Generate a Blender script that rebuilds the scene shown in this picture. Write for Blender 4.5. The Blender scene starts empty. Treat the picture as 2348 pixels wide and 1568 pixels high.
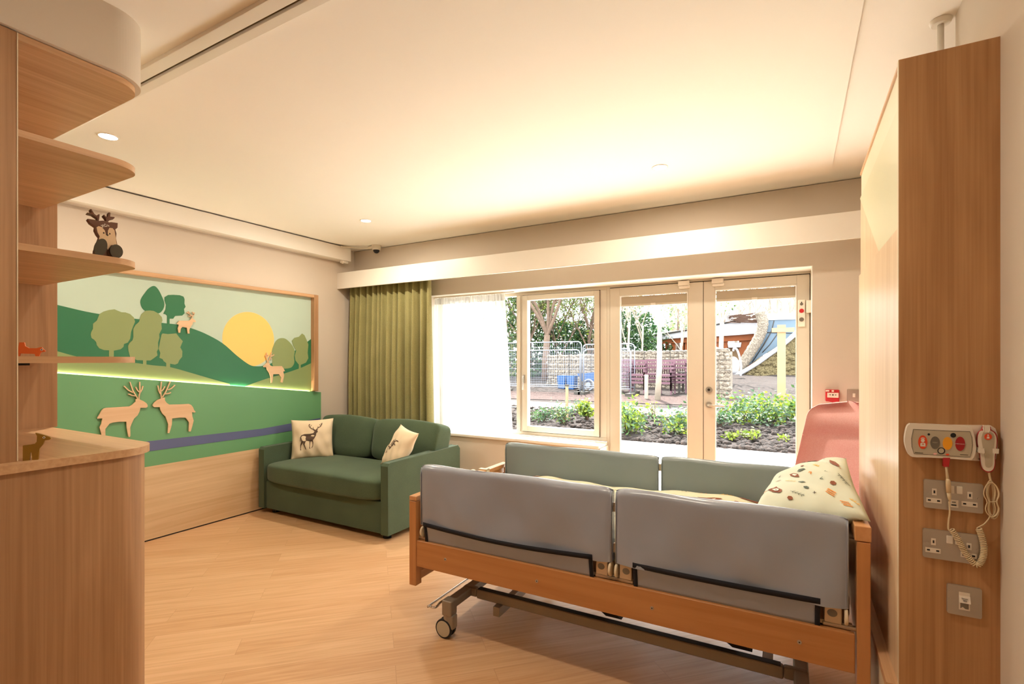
import bpy, math, random
from mathutils import Vector, Matrix
from mathutils.geometry import tessellate_polygon
R_ = random.Random(7)
SC = bpy.context.scene
COL = SC.collection
PI = math.pi
# ------------------------------------------------------------------ camera (measured from the photograph)
FOC, YAW, HOR, CH = 1155.0, 0.5119, 825.0, 1.45
S_, C_ = math.sin(YAW), math.cos(YAW)
def ray(u, v):
    r = (u - 1174) / FOC
    return Vector((-S_ + r * C_, C_ + r * S_, (HOR - v) / FOC))
CAM = Vector((0, 0, CH))
def atx(u, v, X): d = ray(u, v); return CAM + d * (X / d.x)
def aty(u, v, Y): d = ray(u, v); return CAM + d * (Y / d.y)
def atz(u, v, Z): d = ray(u, v); return CAM + d * ((Z - CH) / d.z)
def cp(ox, oy, s, pts): return [(ox + x / s, oy + y / s) for x, y in pts]
cam = bpy.data.cameras.new('camera'); cam.sensor_width = 36; cam.lens = 36 * FOC / 2348; cam.shift_y = 41 / 2348
cam.clip_end = 300
co = bpy.data.objects.new('camera', cam); COL.objects.link(co); co.location = CAM; co.rotation_euler = (PI / 2, 0, YAW)
SC.camera = co
# ------------------------------------------------------------------ materials
def lin(c):
    if isinstance(c, str):
        c = [int(c[i:i + 2], 16) / 255 for i in (1, 3, 5)]
        c = [x / 12.92 if x <= .04045 else ((x + .055) / 1.055) ** 2.4 for x in c]
    return tuple(c) + (1,)
def newmat(n):
    m = bpy.data.materials.new(n); m.use_nodes = True
    nt = m.node_tree; nt.nodes.clear()
    o = nt.nodes.new('ShaderNodeOutputMaterial')
    b = nt.nodes.new('ShaderNodeBsdfPrincipled'); nt.links.new(b.outputs[0], o.inputs[0])
    return m, nt, b, o
def coords(nt, scale, kind='Object', rot=(0, 0, 0)):
    t = nt.nodes.new('ShaderNodeTexCoord'); mp = nt.nodes.new('ShaderNodeMapping')
    mp.inputs['Scale'].default_value = scale; mp.inputs['Rotation'].default_value = rot
    nt.links.new(t.outputs[kind], mp.inputs[0]); return mp.outputs[0]
def noise(nt, vec, sc=1, det=3, dist=0):
    n = nt.nodes.new('ShaderNodeTexNoise'); n.inputs['Scale'].default_value = sc; n.inputs['Detail'].default_value = det
    n.inputs['Distortion'].default_value = dist
    nt.links.new(vec, n.inputs['Vector']); return n.outputs['Fac']
def ramp(nt, fac, stops):
    r = nt.nodes.new('ShaderNodeValToRGB'); e = r.color_ramp.elements
    while len(e) < len(stops): e.new(.5)
    for i, (p, c) in enumerate(stops): e[i].position = p; e[i].color = c if len(c) == 4 else lin(c)
    nt.links.new(fac, r.inputs[0]); return r.outputs[0]
def mixc(nt, a, b, f, mode='MIX'):
    m = nt.nodes.new('ShaderNodeMix'); m.data_type = 'RGBA'; m.blend_type = mode
    for k, v in ((6, a), (7, b), (0, f)):
        if isinstance(v, (int, float)): m.inputs[k].default_value = v
        elif isinstance(v, tuple): m.inputs[k].default_value = v
        else: nt.links.new(v, m.inputs[k])
    return m.outputs[2]
def bump(nt, b, h, strength=.2, dist=.002):
    n = nt.nodes.new('ShaderNodeBump'); n.inputs['Strength'].default_value = strength; n.inputs['Distance'].default_value = dist
    nt.links.new(h, n.inputs['Height']); nt.links.new(n.outputs[0], b.inputs['Normal'])
def plain(n, c, rough=.5, metal=0, var=.04, sc=6, bmp=0, bsc=200, spec=.5, coat=0):
    m, nt, b, o = newmat(n); c = lin(c)
    v = coords(nt, (1, 1, 1)); f = noise(nt, v, sc, 3)
    a = tuple(x * (1 - var) for x in c[:3]) + (1,); d = tuple(min(1, x * (1 + var)) for x in c[:3]) + (1,)
    nt.links.new(ramp(nt, f, [(.3, a), (.7, d)]), b.inputs['Base Color'])
    b.inputs['Roughness'].default_value = rough; b.inputs['Metallic'].default_value = metal
    b.inputs['Specular IOR Level'].default_value = spec; b.inputs['Coat Weight'].default_value = coat
    if bmp: bump(nt, b, noise(nt, v, bsc, 2), bmp, .002)
    return m
def wood(n, c1, c2, axis='z', rough=.45, fine=70, c3=None, spec=.4, dist=.6):
    m, nt, b, o = newmat(n)
    k = {'x': (1.2, fine, fine), 'y': (fine, 1.2, fine), 'z': (fine, fine, 1.2)}[axis]
    g = {'x': (.7, 9, 9), 'y': (9, .7, 9), 'z': (9, 9, .7)}[axis]
    f = noise(nt, coords(nt, k), 1, 4, dist); w = noise(nt, coords(nt, g), 1, 3, 1.2)
    col = ramp(nt, f, [(.3, c1), (.68, c2)])
    col2 = mixc(nt, col, ramp(nt, w, [(.38, c3 or c1), (.62, c2)]), .42)
    nt.links.new(col2, b.inputs['Base Color']); b.inputs['Roughness'].default_value = rough
    b.inputs['Specular IOR Level'].default_value = spec
    bump(nt, b, f, .06, .001); return m
def emit(n, c, s):
    m, nt, b, o = newmat(n); e = nt.nodes.new('ShaderNodeEmission'); e.inputs[0].default_value = lin(c); e.inputs[1].default_value = s
    nt.links.new(e.outputs[0], o.inputs[0]); return m
M = {}
M['wall'] = plain('wall paint', '#D0C4B4', .75, var=.012, sc=2)
M['ceil'] = plain('ceiling paint', '#F6F2EA', .8, var=.006, sc=2)
M['white'] = plain('white gloss paint', '#E9E4DA', .4, var=.01)
M['frame'] = plain('grey cream window paint', '#CFC6B5', .38, var=.01)
M['dark'] = plain('dark gap', '#2A241E', .8)
M['black'] = plain('black rubber', '#101012', .6)
M['oak'] = wood('oak laminate upright', '#9C7450', '#BB926A', 'z', .5, 75, '#956D4A')
M['oaky'] = wood('oak laminate along y', '#B58B62', '#D0A77E', 'y', .45, 70)
M['oaktop'] = wood('oak laminate counter', '#B99067', '#D3AD84', 'x', .4, 60)
M['oakpanel'] = wood('pale oak wainscot', '#C4A47C', '#D9BD96', 'y', .5, 45)
M['oakpale'] = wood('pale oak headboard', '#CDAE89', '#E0C6A3', 'z', .36, 45)
M['oakdark'] = wood('oak laminate end panel', '#A2734A', '#C39768', 'z', .5, 85, '#9A6C43')
M['beech'] = wood('beech bed wood', '#AE7442', '#C28A56', 'x', .33, 30)
M['beechz'] = wood('beech post wood', '#B27846', '#C68E5A', 'z', .33, 30)
M['beechy'] = wood('beech rail wood', '#C08A58', '#D6A272', 'y', .33, 30)
M['ply'] = wood('birch ply cutout', '#D0A982', '#DFBE99', 'y', .55, 25)
M['metal'] = plain('brushed steel', '#B5AC9F', .36, .7, .05, 3)
M['chrome'] = plain('chrome', '#D8D8D8', .12, 1)
M['bedmetal'] = plain('taupe powder coated steel', '#8F8474', .38, .25)
M['champ'] = plain('champagne rail fitting', '#C8B79E', .35, .5)
M['greyplastic'] = plain('grey plastic', '#7C7468', .45)
M['whiteplastic'] = plain('white plastic', '#E3DACB', .38, coat=.2)
M['cream'] = plain('cream plastic', '#D8C9AC', .42)
M['vinyl'] = plain('grey vinyl', '#99A0AD', .25, var=.03, sc=3, bmp=.05, bsc=500, spec=.5)
M['vinylg'] = plain('sage grey vinyl', '#828F92', .33, var=.03, sc=3, bmp=.05, bsc=500)
M['navy'] = plain('navy velcro trim', '#12131D', .85, bmp=.3, bsc=900)
M['sheet'] = plain('beige sheet', '#C9B294', .8, bmp=.2, bsc=60)
M['pcase'] = plain('white pillowcase', '#E5D8C6', .8, bmp=.15, bsc=50)
def fabric(n, a, b_, rough=.9, sc=450):
    m, nt, b, o = newmat(n); v = coords(nt, (1, 1, 1)); f = noise(nt, v, sc, 2); g = noise(nt, v, 3, 2)
    col = mixc(nt, ramp(nt, f, [(.35, a), (.65, b_)]), ramp(nt, g, [(.3, a), (.7, b_)]), .35)
    nt.links.new(col, b.inputs['Base Color']); b.inputs['Roughness'].default_value = rough
    b.inputs['Specular IOR Level'].default_value = .2
    b.inputs['Sheen Weight'].default_value = .15; b.inputs['Sheen Roughness'].default_value = .5
    bump(nt, b, f, .25, .0015); return m
M['sofa'] = fabric('dark green sofa fabric', '#3A4A38', '#56684F')
M['pink'] = fabric('pink wool', '#EBAAA8', '#FAD2CF', sc=300)
M['canvas'] = fabric('natural canvas', '#DCC7A6', '#E8D6B8', sc=600)
M['stagp'] = plain('brown print', '#5A4638', .85)
M['curtain'] = fabric('olive curtain', '#7E7848', '#A49D6C', sc=260)
M['quilt'] = plain('pale green quilt', '#DEDCC0', .85, var=.02, bmp=.25, bsc=18)
M['pillowg'] = plain('pale green pillowcase', '#D0D6C4', .85, var=.03, bmp=.1, bsc=40)
for k, c in (('pr_brown', '#8A5138'), ('pr_grey', '#5E6A60'), ('pr_orange', '#E58A2E'), ('pr_yellow', '#F0B93A'), ('pr_white', '#F1ECDF'), ('pr_dark', '#4A3A30')):
    M[k] = plain('print ' + k[3:], c, .85)
for k, c in (('m_sky', '#B3C6B4'), ('m_dark', '#1F6B43'), ('m_dark2', '#1E6C40'), ('m_light', '#80915A'), ('m_light2', '#84925C'), ('m_sun', '#F6C367'), ('m_low', '#659C6B'), ('m_river', '#5A6288')):
    M[k] = plain('mural ' + k[2:], c, .45, var=.015, sc=2)
M['red'] = plain('red plastic', '#B81C22', .35)
M['orange'] = plain('orange button', '#E04A1A', .4)
M['orangetoy'] = plain('orange painted wood', '#E0682A', .4)
M['browntoy'] = plain('ochre painted wood', '#8A6414', .45)
M['yellowb'] = plain('yellow button', '#EFA512', .4)
M['greyb'] = plain('grey button', '#6A6256', .4)
M['crimson'] = plain('crimson button', '#A00812', .4)
M['faceplate'] = plain('grey label', '#B9AF98', .45)
M['deerdark'] = plain('dark brown stained wood', '#6B4632', .55)
M['deeredge'] = plain('charred wood edge', '#22120A', .6)
M['deercream'] = plain('cream painted face', '#E6C9A2', .55)
M['deerfoot'] = plain('dark olive paint', '#4A4230', .55)
M['blind'] = plain('grey cassette blind', '#B3A690', .6)
M['led'] = emit('led strip', (1, .86, .6), 140)
M['lamp'] = emit('downlight lens', (1, .86, .68), 30)
M['slot'] = plain('track slot', '#5E4E2C', .6)
def sheer():
    m, nt, b, o = newmat('sheer voile'); t = nt.nodes.new('ShaderNodeBsdfTransparent'); tl = nt.nodes.new('ShaderNodeBsdfTranslucent')
    d = nt.nodes.new('ShaderNodeBsdfDiffuse'); t.inputs[0].default_value = (1, 1, 1, 1); tl.inputs[0].default_value = (.50, .49, .46, 1); d.inputs[0].default_value = (.78, .75, .70, 1)
    a = nt.nodes.new('ShaderNodeMixShader'); a.inputs[0].default_value = .35; nt.links.new(tl.outputs[0], a.inputs[1]); nt.links.new(d.outputs[0], a.inputs[2])
    c = nt.nodes.new('ShaderNodeMixShader'); c.inputs[0].default_value = .78; nt.links.new(t.outputs[0], c.inputs[1]); nt.links.new(a.outputs[0], c.inputs[2])
    nt.links.new(c.outputs[0], o.inputs[0]); return m
M['sheer'] = sheer()
def glass():
    m, nt, b, o = newmat('window glass'); t = nt.nodes.new('ShaderNodeBsdfTransparent'); g = nt.nodes.new('ShaderNodeBsdfGlossy')
    t.inputs[0].default_value = (.97, .98, .97, 1); g.inputs['Roughness'].default_value = .01
    fr = nt.nodes.new('ShaderNodeFresnel'); fr.inputs[0].default_value = 1.45
    ge = nt.nodes.new('ShaderNodeNewGeometry'); iv = nt.nodes.new('ShaderNodeMath'); iv.operation = 'SUBTRACT'; iv.inputs[0].default_value = 1; nt.links.new(ge.outputs['Backfacing'], iv.inputs[1])
    ml = nt.nodes.new('ShaderNodeMath'); ml.operation = 'MULTIPLY'; nt.links.new(iv.outputs[0], ml.inputs[0]); nt.links.new(fr.outputs[0], ml.inputs[1])
    a = nt.nodes.new('ShaderNodeMixShader'); nt.links.new(ml.outputs[0], a.inputs[0]); nt.links.new(t.outputs[0], a.inputs[1]); nt.links.new(g.outputs[0], a.inputs[2])
    nt.links.new(a.outputs[0], o.inputs[0]); return m
M['glass'] = glass()
def floor_mat():
    m, nt, b, o = newmat('vinyl oak planks')
    v = coords(nt, (1, 1, 1), rot=(0, 0, -PI / 4))
    br = nt.nodes.new('ShaderNodeTexBrick'); br.offset = .37; br.inputs['Scale'].default_value = 1
    br.inputs['Brick Width'].default_value = 1.2; br.inputs['Row Height'].default_value = .15; br.inputs['Mortar Size'].default_value = .0012
    br.inputs['Mortar Smooth'].default_value = .6; br.inputs['Bias'].default_value = 0
    br.inputs['Color1'].default_value = (0, 0, 0, 1); br.inputs['Color2'].default_value = (1, 1, 1, 1); br.inputs['Mortar'].default_value = (.3, .3, .3, 1)
    nt.links.new(v, br.inputs['Vector'])
    # shift the grain from plank to plank
    ad = nt.nodes.new('ShaderNodeVectorMath'); ad.operation = 'MULTIPLY_ADD'; nt.links.new(br.outputs['Color'], ad.inputs[0]); ad.inputs[1].default_value = (7, 3, 5); nt.links.new(v, ad.inputs[2])
    mp = nt.nodes.new('ShaderNodeMapping'); mp.inputs['Scale'].default_value = (1.3, 22, 1); nt.links.new(ad.outputs[0], mp.inputs[0])
    mp2 = nt.nodes.new('ShaderNodeMapping'); mp2.inputs['Scale'].default_value = (3, 90, 1); nt.links.new(ad.outputs[0], mp2.inputs[0])
    f = noise(nt, mp.outputs[0], 1, 4, 1.5); g = noise(nt, mp2.outputs[0], 1, 3, .4)
    c = mixc(nt, ramp(nt, f, [(.3, '#B8895E'), (.5, '#CDA176'), (.7, '#D9B088')]), ramp(nt, g, [(.3, '#B4875E'), (.7, '#DBB48B')]), .35)
    c = mixc(nt, c, ramp(nt, br.outputs['Color'], [(0, '#C29468'), (1, '#DDB88E')]), .3)
    c = mixc(nt, c, lin('#B08860'), br.outputs['Fac'])
    nt.links.new(c, b.inputs['Base Color']); b.inputs['Roughness'].default_value = .42; b.inputs['Specular IOR Level'].default_value = .35
    bump(nt, b, g, .04, .001); return m
M['floor'] = floor_mat()
# ------------------------------------------------------------------ mesh builder
class MB:
    def __init__(s): s.v = []; s.f = []; s.m = []; s.sm = []; s.mats = []; s.cur = 0; s.smooth = False; s.X = Matrix()
    def mat(s, name):
        if name not in s.mats: s.mats.append(name)
        s.cur = s.mats.index(name); return s
    def av(s, p): s.v.append(tuple(s.X @ Vector(p))); return len(s.v) - 1
    def af(s, idx, sm=None): s.f.append(tuple(idx)); s.m.append(s.cur); s.sm.append(s.smooth if sm is None else sm)
    def box(s, x0, x1, y0, y1, z0, z1):
        i = [s.av((x, y, z)) for x in (x0, x1) for y in (y0, y1) for z in (z0, z1)]
        for q in ((0, 1, 3, 2), (4, 6, 7, 5), (0, 4, 5, 1), (2, 3, 7, 6), (0, 2, 6, 4), (1, 5, 7, 3)): s.af([i[k] for k in q], False)
        return s
    def prism(s, pts, off):
        """planar outline (3-D points) pushed by off; concave allowed"""
        off = Vector(off); a = [s.av(p) for p in pts]; b = [s.av(Vector(p) + off) for p in pts]; n = len(pts)
        for t in tessellate_polygon([[Vector(p) for p in pts]]): s.af([a[k] for k in t], False); s.af([b[k] for k in reversed(t)], False)
        for k in range(n): s.af((a[k], a[(k + 1) % n], b[(k + 1) % n], b[k]), False)
        return s
    def stroke(s, pts, w, off, nrm):
        """flat bar of width w following pts inside a plane of normal nrm"""
        nrm = Vector(nrm).normalized(); P = [Vector(p) for p in pts]
        L = []; Rr = []
        for k, p in enumerate(P):
            d = (P[min(k + 1, len(P) - 1)] - P[max(k - 1, 0)]).normalized(); q = nrm.cross(d) * w / 2
            L.append(p + q); Rr.append(p - q)
        for k in range(len(P) - 1): s.prism([L[k], L[k + 1], Rr[k + 1], Rr[k]], off)
        return s
    def tube(s, pts, r, n=8, cap=True, closed=False):
        P = [Vector(p) for p in pts]; rs = r if isinstance(r, (list, tuple)) else [r] * len(P); rings = []; up = None
        for k, p in enumerate(P):
            if closed: d = (P[(k + 1) % len(P)] - P[k - 1])
            else: d = (P[min(k + 1, len(P) - 1)] - P[max(k - 1, 0)])
            d.normalize()
            if up is None: up = Vector((0, 0, 1)) if abs(d.z) < .9 else Vector((1, 0, 0))
            a = d.cross(up);
            if a.length < 1e-4: a = d.orthogonal()
            a.normalize(); b = a.cross(d).normalized(); up = b
            rings.append([s.av(p + (a * math.cos(t) + b * math.sin(t)) * rs[k]) for t in (2 * PI * j / n for j in range(n))])
        m = len(P)
        for k in range(m if closed else m - 1):
            A, B = rings[k], rings[(k + 1) % m]
            for j in range(n): s.af((A[j], A[(j + 1) % n], B[(j + 1) % n], B[j]), True)
        if cap and not closed: s.af(rings[0][::-1], False); s.af(rings[-1], False)
        return s
    def cyl(s, a, b, r, n=20, r2=None): return s.tube([a, b], [r, r if r2 is None else r2], n)
    def ball(s, c, r, n=10, sq=(1, 1, 1)):
        c = Vector(c); rows = []
        for i in range(1, n):
            t = PI * i / n; rows.append([s.av(c + Vector((math.sin(t) * math.cos(2 * PI * j / (2 * n)) * r * sq[0], math.sin(t) * math.sin(2 * PI * j / (2 * n)) * r * sq[1], math.cos(t) * r * sq[2]))) for j in range(2 * n)])
        top = s.av(c + Vector((0, 0, r * sq[2]))); bot = s.av(c - Vector((0, 0, r * sq[2])))
        for j in range(2 * n):
            k = (j + 1) % (2 * n); s.af((top, rows[0][j], rows[0][k]), True); s.af((bot, rows[-1][k], rows[-1][j]), True)
            for i in range(n - 2): s.af((rows[i][j], rows[i + 1][j], rows[i + 1][k], rows[i][k]), True)
        return s
    def grid(s, f, nu, nv, cu=False, cv=False):
        I = [[s.av(f(i / (nu if cu else nu - 1), j / (nv if cv else nv - 1))) for j in range(nv)] for i in range(nu)]
        for i in range(nu if cu else nu - 1):
            for j in range(nv if cv else nv - 1):
                s.af((I[i][j], I[(i + 1) % nu][j], I[(i + 1) % nu][(j + 1) % nv], I[i][(j + 1) % nv]), True)
        return s
    def build(s, name, parent=None, bevel=0, seg=2, weld=0, sub=0, solid=0, **tags):
        me = bpy.data.meshes.new(name); o = bpy.data.objects.new(name, me); COL.objects.link(o)
        if parent is not None:
            o.parent = parent; q = parent
            while q.parent is not None: q = q.parent
            inv = (Matrix.Translation(q.location) @ q.rotation_euler.to_matrix().to_4x4()).inverted()
            V = [tuple(inv @ Vector(p)) for p in s.v]
        else:
            xs, ys, zs = zip(*s.v); L = Vector(((min(xs) + max(xs)) / 2, (min(ys) + max(ys)) / 2, min(zs)))
            o.location = L; V = [(x - L.x, y - L.y, z - L.z) for x, y, z in s.v]
        me.from_pydata(V, [], s.f)
        for k in s.mats: me.materials.append(M[k])
        me.polygons.foreach_set('material_index', s.m); me.polygons.foreach_set('use_smooth', s.sm); me.update()
        if weld:
            w = o.modifiers.new('w', 'WELD'); w.merge_threshold = weld
        if solid:
            w = o.modifiers.new('s', 'SOLIDIFY'); w.thickness = solid; w.offset = 0
        if bevel:
            w = o.modifiers.new('b', 'BEVEL'); w.width = bevel; w.segments = seg; w.limit_method = 'ANGLE'; w.angle_limit = .6; w.harden_normals = False
            for p in me.polygons: p.use_smooth = True
            me.shade_smooth() if hasattr(me, 'shade_smooth') else None
            wn = o.modifiers.new('n', 'WEIGHTED_NORMAL'); wn.keep_sharp = True
        if sub:
            w = o.modifiers.new('u', 'SUBSURF'); w.levels = sub; w.render_levels = sub
        for k, v in tags.items(): o[k] = v
        return o
def B(mat): return MB().mat(mat)
def empty(name, loc, label, cat, group=None, rz=0):
    o = bpy.data.objects.new(name, None); COL.objects.link(o); o.location = loc; o.rotation_euler = (0, 0, rz)
    o.empty_display_size = .1; o['label'] = label; o['category'] = cat
    if group: o['group'] = group
    return o
def tag(o, label, cat, group=None, kind=None):
    o['label'] = label; o['category'] = cat
    if group: o['group'] = group
    if kind: o['kind'] = kind
    return o
def st(o): o['kind'] = 'structure'; return o
def dup(root, delta, label=None, rz=None):
    def rec(o, par):
        c = o.copy(); COL.objects.link(c); c.parent = par
        for ch in [x for x in SC.objects if x.parent == o]: rec(ch, c)
        return c
    r = rec(root, None); r.location = Vector(root.location) + Vector(delta)
    if label: r['label'] = label
    if rz is not None: r.rotation_euler = (0, 0, rz)
    return r
def smooth_poly(pts, n=4, closed=True):
    out = []; m = len(pts); P = [Vector(p) for p in pts]
    for i in range(m if closed else m - 1):
        a, b, c, d = (P[i - 1] if closed or i else P[0]), P[i], P[(i + 1) % m], P[(i + 2) % m if closed else min(i + 2, m - 1)]
        for k in range(n):
            t = k / n; out.append(.5 * ((2 * b) + (c - a) * t + (2 * a - 5 * b + 4 * c - d) * t * t + (-a + 3 * b - 3 * c + d) * t ** 3))
    if not closed: out.append(P[-1])
    return out
def text_obj(txt, size, mat, origin, xdir, ydir, name, parent, ext=.0004, label=None):
    cu = bpy.data.curves.new('t', 'FONT'); cu.body = txt; cu.size = size; cu.extrude = ext; cu.align_x = 'CENTER'; cu.align_y = 'CENTER'
    t = bpy.data.objects.new('t', cu); me = bpy.data.meshes.new_from_object(t); bpy.data.objects.remove(t)
    xd, yd = Vector(xdir).normalized(), Vector(ydir).normalized(); nd = xd.cross(yd); o3 = Vector(origin)
    b = B(mat)
    for v in me.vertices: b.av(o3 + xd * v.co.x + yd * v.co.y + nd * v.co.z)
    for p in me.polygons: b.af(list(p.vertices))
    bpy.data.meshes.remove(me)
    return b.build(name, parent)
# ------------------------------------------------------------------ room dimensions
XL, XR, XR2, YW, ZC = -4.54, .52, .80, 4.275, 2.725; YF = 4.51
YB = -2.6
st(B('floor').box(XL - .1, XR2 + .1, YB - .1, 4.62, -.12, 0).build('floor'))
# ceiling: perimeter slab with the lowered raft, shadow gap between them
st(B('ceil').box(XL - .1, XR2 + .1, YB - .1, YW + .3, ZC + .006, ZC + .12).build('ceiling'))
raft = B('ceil'); x0, x1, y0, y1 = -4.386, .213, YB + .15, 4.083; rc = .30
op = []
for cx, cy, a0 in ((x1 - .06, y1 - .06, 0), (x0 + rc, y1 - rc, 90), (x0 + rc, y0 + rc, 180), (x1 - rc, y0 + rc, 270)):
    rr = .06 if a0 == 0 else rc
    for k in range(9): a = math.radians(a0 + k * 90 / 8); op.append((cx + rr * math.cos(a), cy + rr * math.sin(a), ZC - .006))
raft.prism(op, (0, 0, .009)); raft.mat('ceil'); st(raft.build('ceiling_raft'))
# walls
st(B('wall').box(XL - .12, XL, YB, YW + .3, 0, ZC + .01).build('wall_left'))
st(B('wall').box(XR, XR + .12, YB, 2.44, 0, ZC + .01).build('wall_right'))
b = B('wall').box(XR2, XR2 + .12, 2.44, YW + .3, 0, ZC + .01); b.box(XR + .1, XR2 + .12, 2.40, 2.44, 0, ZC + .01); st(b.build('wall_alcove'))
st(B('wall').box(XL - .12, XR + .12, YB - .12, YB, 0, ZC + .01).build('wall_back'))
WL, WR, WT, SILL = -3.45, .113, 2.14, .69
b = B('wall'); b.box(XL, WL, YW, YW + .3, 0, ZC); b.box(WR, XR2, YW, YW + .3, 0, ZC); b.box(WL, WR, YW, YW + .3, WT, ZC)
b.box(WL, -1.51, YW, YW + .3, 0, SILL - .03); st(b.build('wall_window'))
st(B('white').box(WL, -1.51, YW - .025, 4.50, SILL - .028, SILL).build('trim_1', bevel=.006))
b = B('white'); b.box(WL, WR, YW - .001, YF - .01, WT - .006, WT - .0005); b.box(WR - .006, WR - .0005, YW - .001, YF - .03, 0, WT - .006); b.box(WL + .0005, WL + .006, YW - .001, YF - .01, SILL, WT - .006); b.box(-1.51, -1.504, YW - .001, YF - .01, 0, SILL - .028); st(b.build('trim_3'))
# skirting under the window
st(B('white').box(-2.8, -1.51, YW - .016, YW, 0, .1).build('baseboard_window', bevel=.003))
# ------------------------------------------------------------------ window and doors
YF = 4.51
b = B('frame'); b.box(WL, -1.52, YF - .01, YF + .06, 2.10, WT); b.box(WL, -1.52, YF - .01, YF + .06, SILL, .728); b.box(WL, WL + .045, YF - .01, YF + .06, .728, 2.10)
b.box(-2.475, -2.40, YF - .01, YF + .06, .728, 2.10); b.box(-2.452, -2.425, YF - .022, YF - .01, .728, 2.10); b.box(-1.585, -1.52, YF - .01, YF + .06, .728, 2.10)
win = st(b.build('window_1', bevel=.003))
b = B('frame'); gx0, gx1, gz0, gz1 = -2.397, -1.588, .733, 2.097
b.box(gx0, gx0 + .055, YF - .03, YF + .035, gz0, gz1); b.box(gx1 - .05, gx1, YF - .03, YF + .035, gz0, gz1)
b.box(gx0 + .055, gx1 - .05, YF - .03, YF + .035, gz1 - .05, gz1); b.box(gx0 + .055, gx1 - .05, YF - .03, YF + .035, gz0, gz0 + .055)
cas = b.build('casement', win, bevel=.003)
b = B('dark')
for q in ((gx0 - .006, gx0, gz0 - .006, gz1 + .006), (gx1, gx1 + .004, gz0 - .006, gz1 + .006), (gx0, gx1, gz0 - .006, gz0), (gx0, gx1, gz1, gz1 + .005)): b.box(q[0], q[1], YF - .0118, YF - .0102, q[2], q[3])
b.build('gasket', win)
B('glass').box(gx0 + .05, gx1 - .045, YF + .01, YF + .016, gz0 + .05, gz1 - .045).build('pane', cas)
B('glass').box(WL + .04, -2.47, YF + .02, YF + .026, .72, 2.105).build('pane', win)
b = B('metal').box(-2.385, -2.365, YF - .042, YF - .03, 1.22, 1.30); b.tube([(-2.375, YF - .045, 1.29), (-2.375, YF - .065, 1.285), (-2.375, YF - .068, 1.26), (-2.375, YF - .066, 1.15)], .0075, 8); b.build('handle', cas)
b = B('frame'); b.box(-1.52, -1.49, YF - .01, YF + .06, 0, WT); b.box(.103, WR, YF - .03, YF + .06, 0, WT); b.box(-1.49, .103, YF - .01, YF + .06, 2.115, WT); b.box(-1.49, .103, YF - .01, YF + .06, -.02, .012)
t2 = st(b.build('trim_2', bevel=.003))
b = B('dark'); b.box(.0975, .1035, YF - .008, YF + .03, .0, 2.116); b.box(-1.491, -1.4865, YF - .008, YF + .03, 0, 2.116); b.box(-.6765, -.6705, YF - .005, YF + .03, 0, 2.108); b.box(-1.49, .103, YF - .008, YF + .03, 2.1075, 2.1155); b.box(-1.49, .103, YF + .0, YF + .03, .011, .0155); b.build('gasket', t2)
def leaf(n, a, c, g0, g1):
    b = B('frame'); zt, zb = 2.108, .015
    b.box(a, g0, YF - .02, YF + .04, zb, zt); b.box(g1, c, YF - .02, YF + .04, zb, zt); b.box(g0, g1, YF - .02, YF + .04, 2.035, zt); b.box(g0, g1, YF - .02, YF + .04, zb, .13)
    b.mat('white'); b.box(g0, g0 + .008, YF - .024, YF - .0, .13, 2.035); b.box(g1 - .008, g1, YF - .024, YF - .0, .13, 2.035); b.box(g0, g1, YF - .024, YF, 2.026, 2.035)
    d = st(b.build(n, bevel=.002))
    B('glass').box(g0, g1, YF + .025, YF + .031, .13, 2.035).build('pane', d)
    k = B('blind'); k.box(g0 + .009, g1 - .009, YF + .0, YF + .022, 1.952, 2.024); k.mat('frame'); k.box(g0 + .009, g1 - .009, YF - .003, YF + .022, 1.936, 1.953)
    k.mat('white'); k.box((g0 + g1) / 2 - .02, (g0 + g1) / 2 + .02, YF - .008, YF + .0, 1.938, 1.955); k.build('blind_cassette', d)
    return d
d1 = leaf('door_1', -1.487, -.676, -1.397, -.797); d2 = leaf('door_2', -.671, .098, -.583, .012)
b = B('metal'); b.cyl((-.628, YF - .022, 1.20), (-.628, YF - .032, 1.20), .026, 24); b.mat('dark').cyl((-.628, YF - .031, 1.20), (-.628, YF - .036, 1.20), .011, 12); b.build('lock', d2)
b = B('metal'); b.cyl((-.628, YF - .022, 1.075), (-.628, YF - .034, 1.075), .026, 24); b.tube([(-.628, YF - .03, 1.075), (-.628, YF - .07, 1.075), (-.618, YF - .08, 1.073), (-.5, YF - .078, 1.07)], .009, 10); b.build('handle', d2)
for dd, xx in ((d1, -.83), (d2, -.56)):
    b = B('whiteplastic'); b.box(xx - .045, xx + .045, YF - .045, YF - .02, 2.085, 2.125); b.box(xx - .04, xx + .05, YF - .04, YF - .02, 2.062, 2.083); b.build('door_contact', dd, bevel=.003)
b = B('whiteplastic').box(.075, .122, YF - .06, YF - .02, 1.81, 1.905); b.build('door_stop_box', d2, bevel=.004)
# the door alarm plate
p0, p1 = aty(1830, 688, YF - .025), aty(1846, 749, YF - .025)
al = empty('door_alarm_panel', ((p0.x + p1.x) / 2, YF - .02, p1.z), 'slim white alarm plate with red button at the top right of the garden door', 'alarm panel')
B('whiteplastic').box(p0.x, p1.x, YF - .038, YF - .02, p1.z, p0.z).build('housing', al, bevel=.004)
cx = (p0.x + p1.x) / 2; hz = p0.z - p1.z
for q, mt, r, nm in ((.16, 'greyb', .011, 'keyhole'), (.41, 'red', .016, 'button'), (.73, 'greyb', .016, 'button')):
    z = p0.z - hz * q; B(mt).cyl((cx, YF - .037, z), (cx, YF - .043, z), r, 20).build(nm, al)
B('dark').cyl((cx, YF - .037, p0.z - hz * .09), (cx, YF - .041, p0.z - hz * .09), .004, 8).build('indicator', al)
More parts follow.
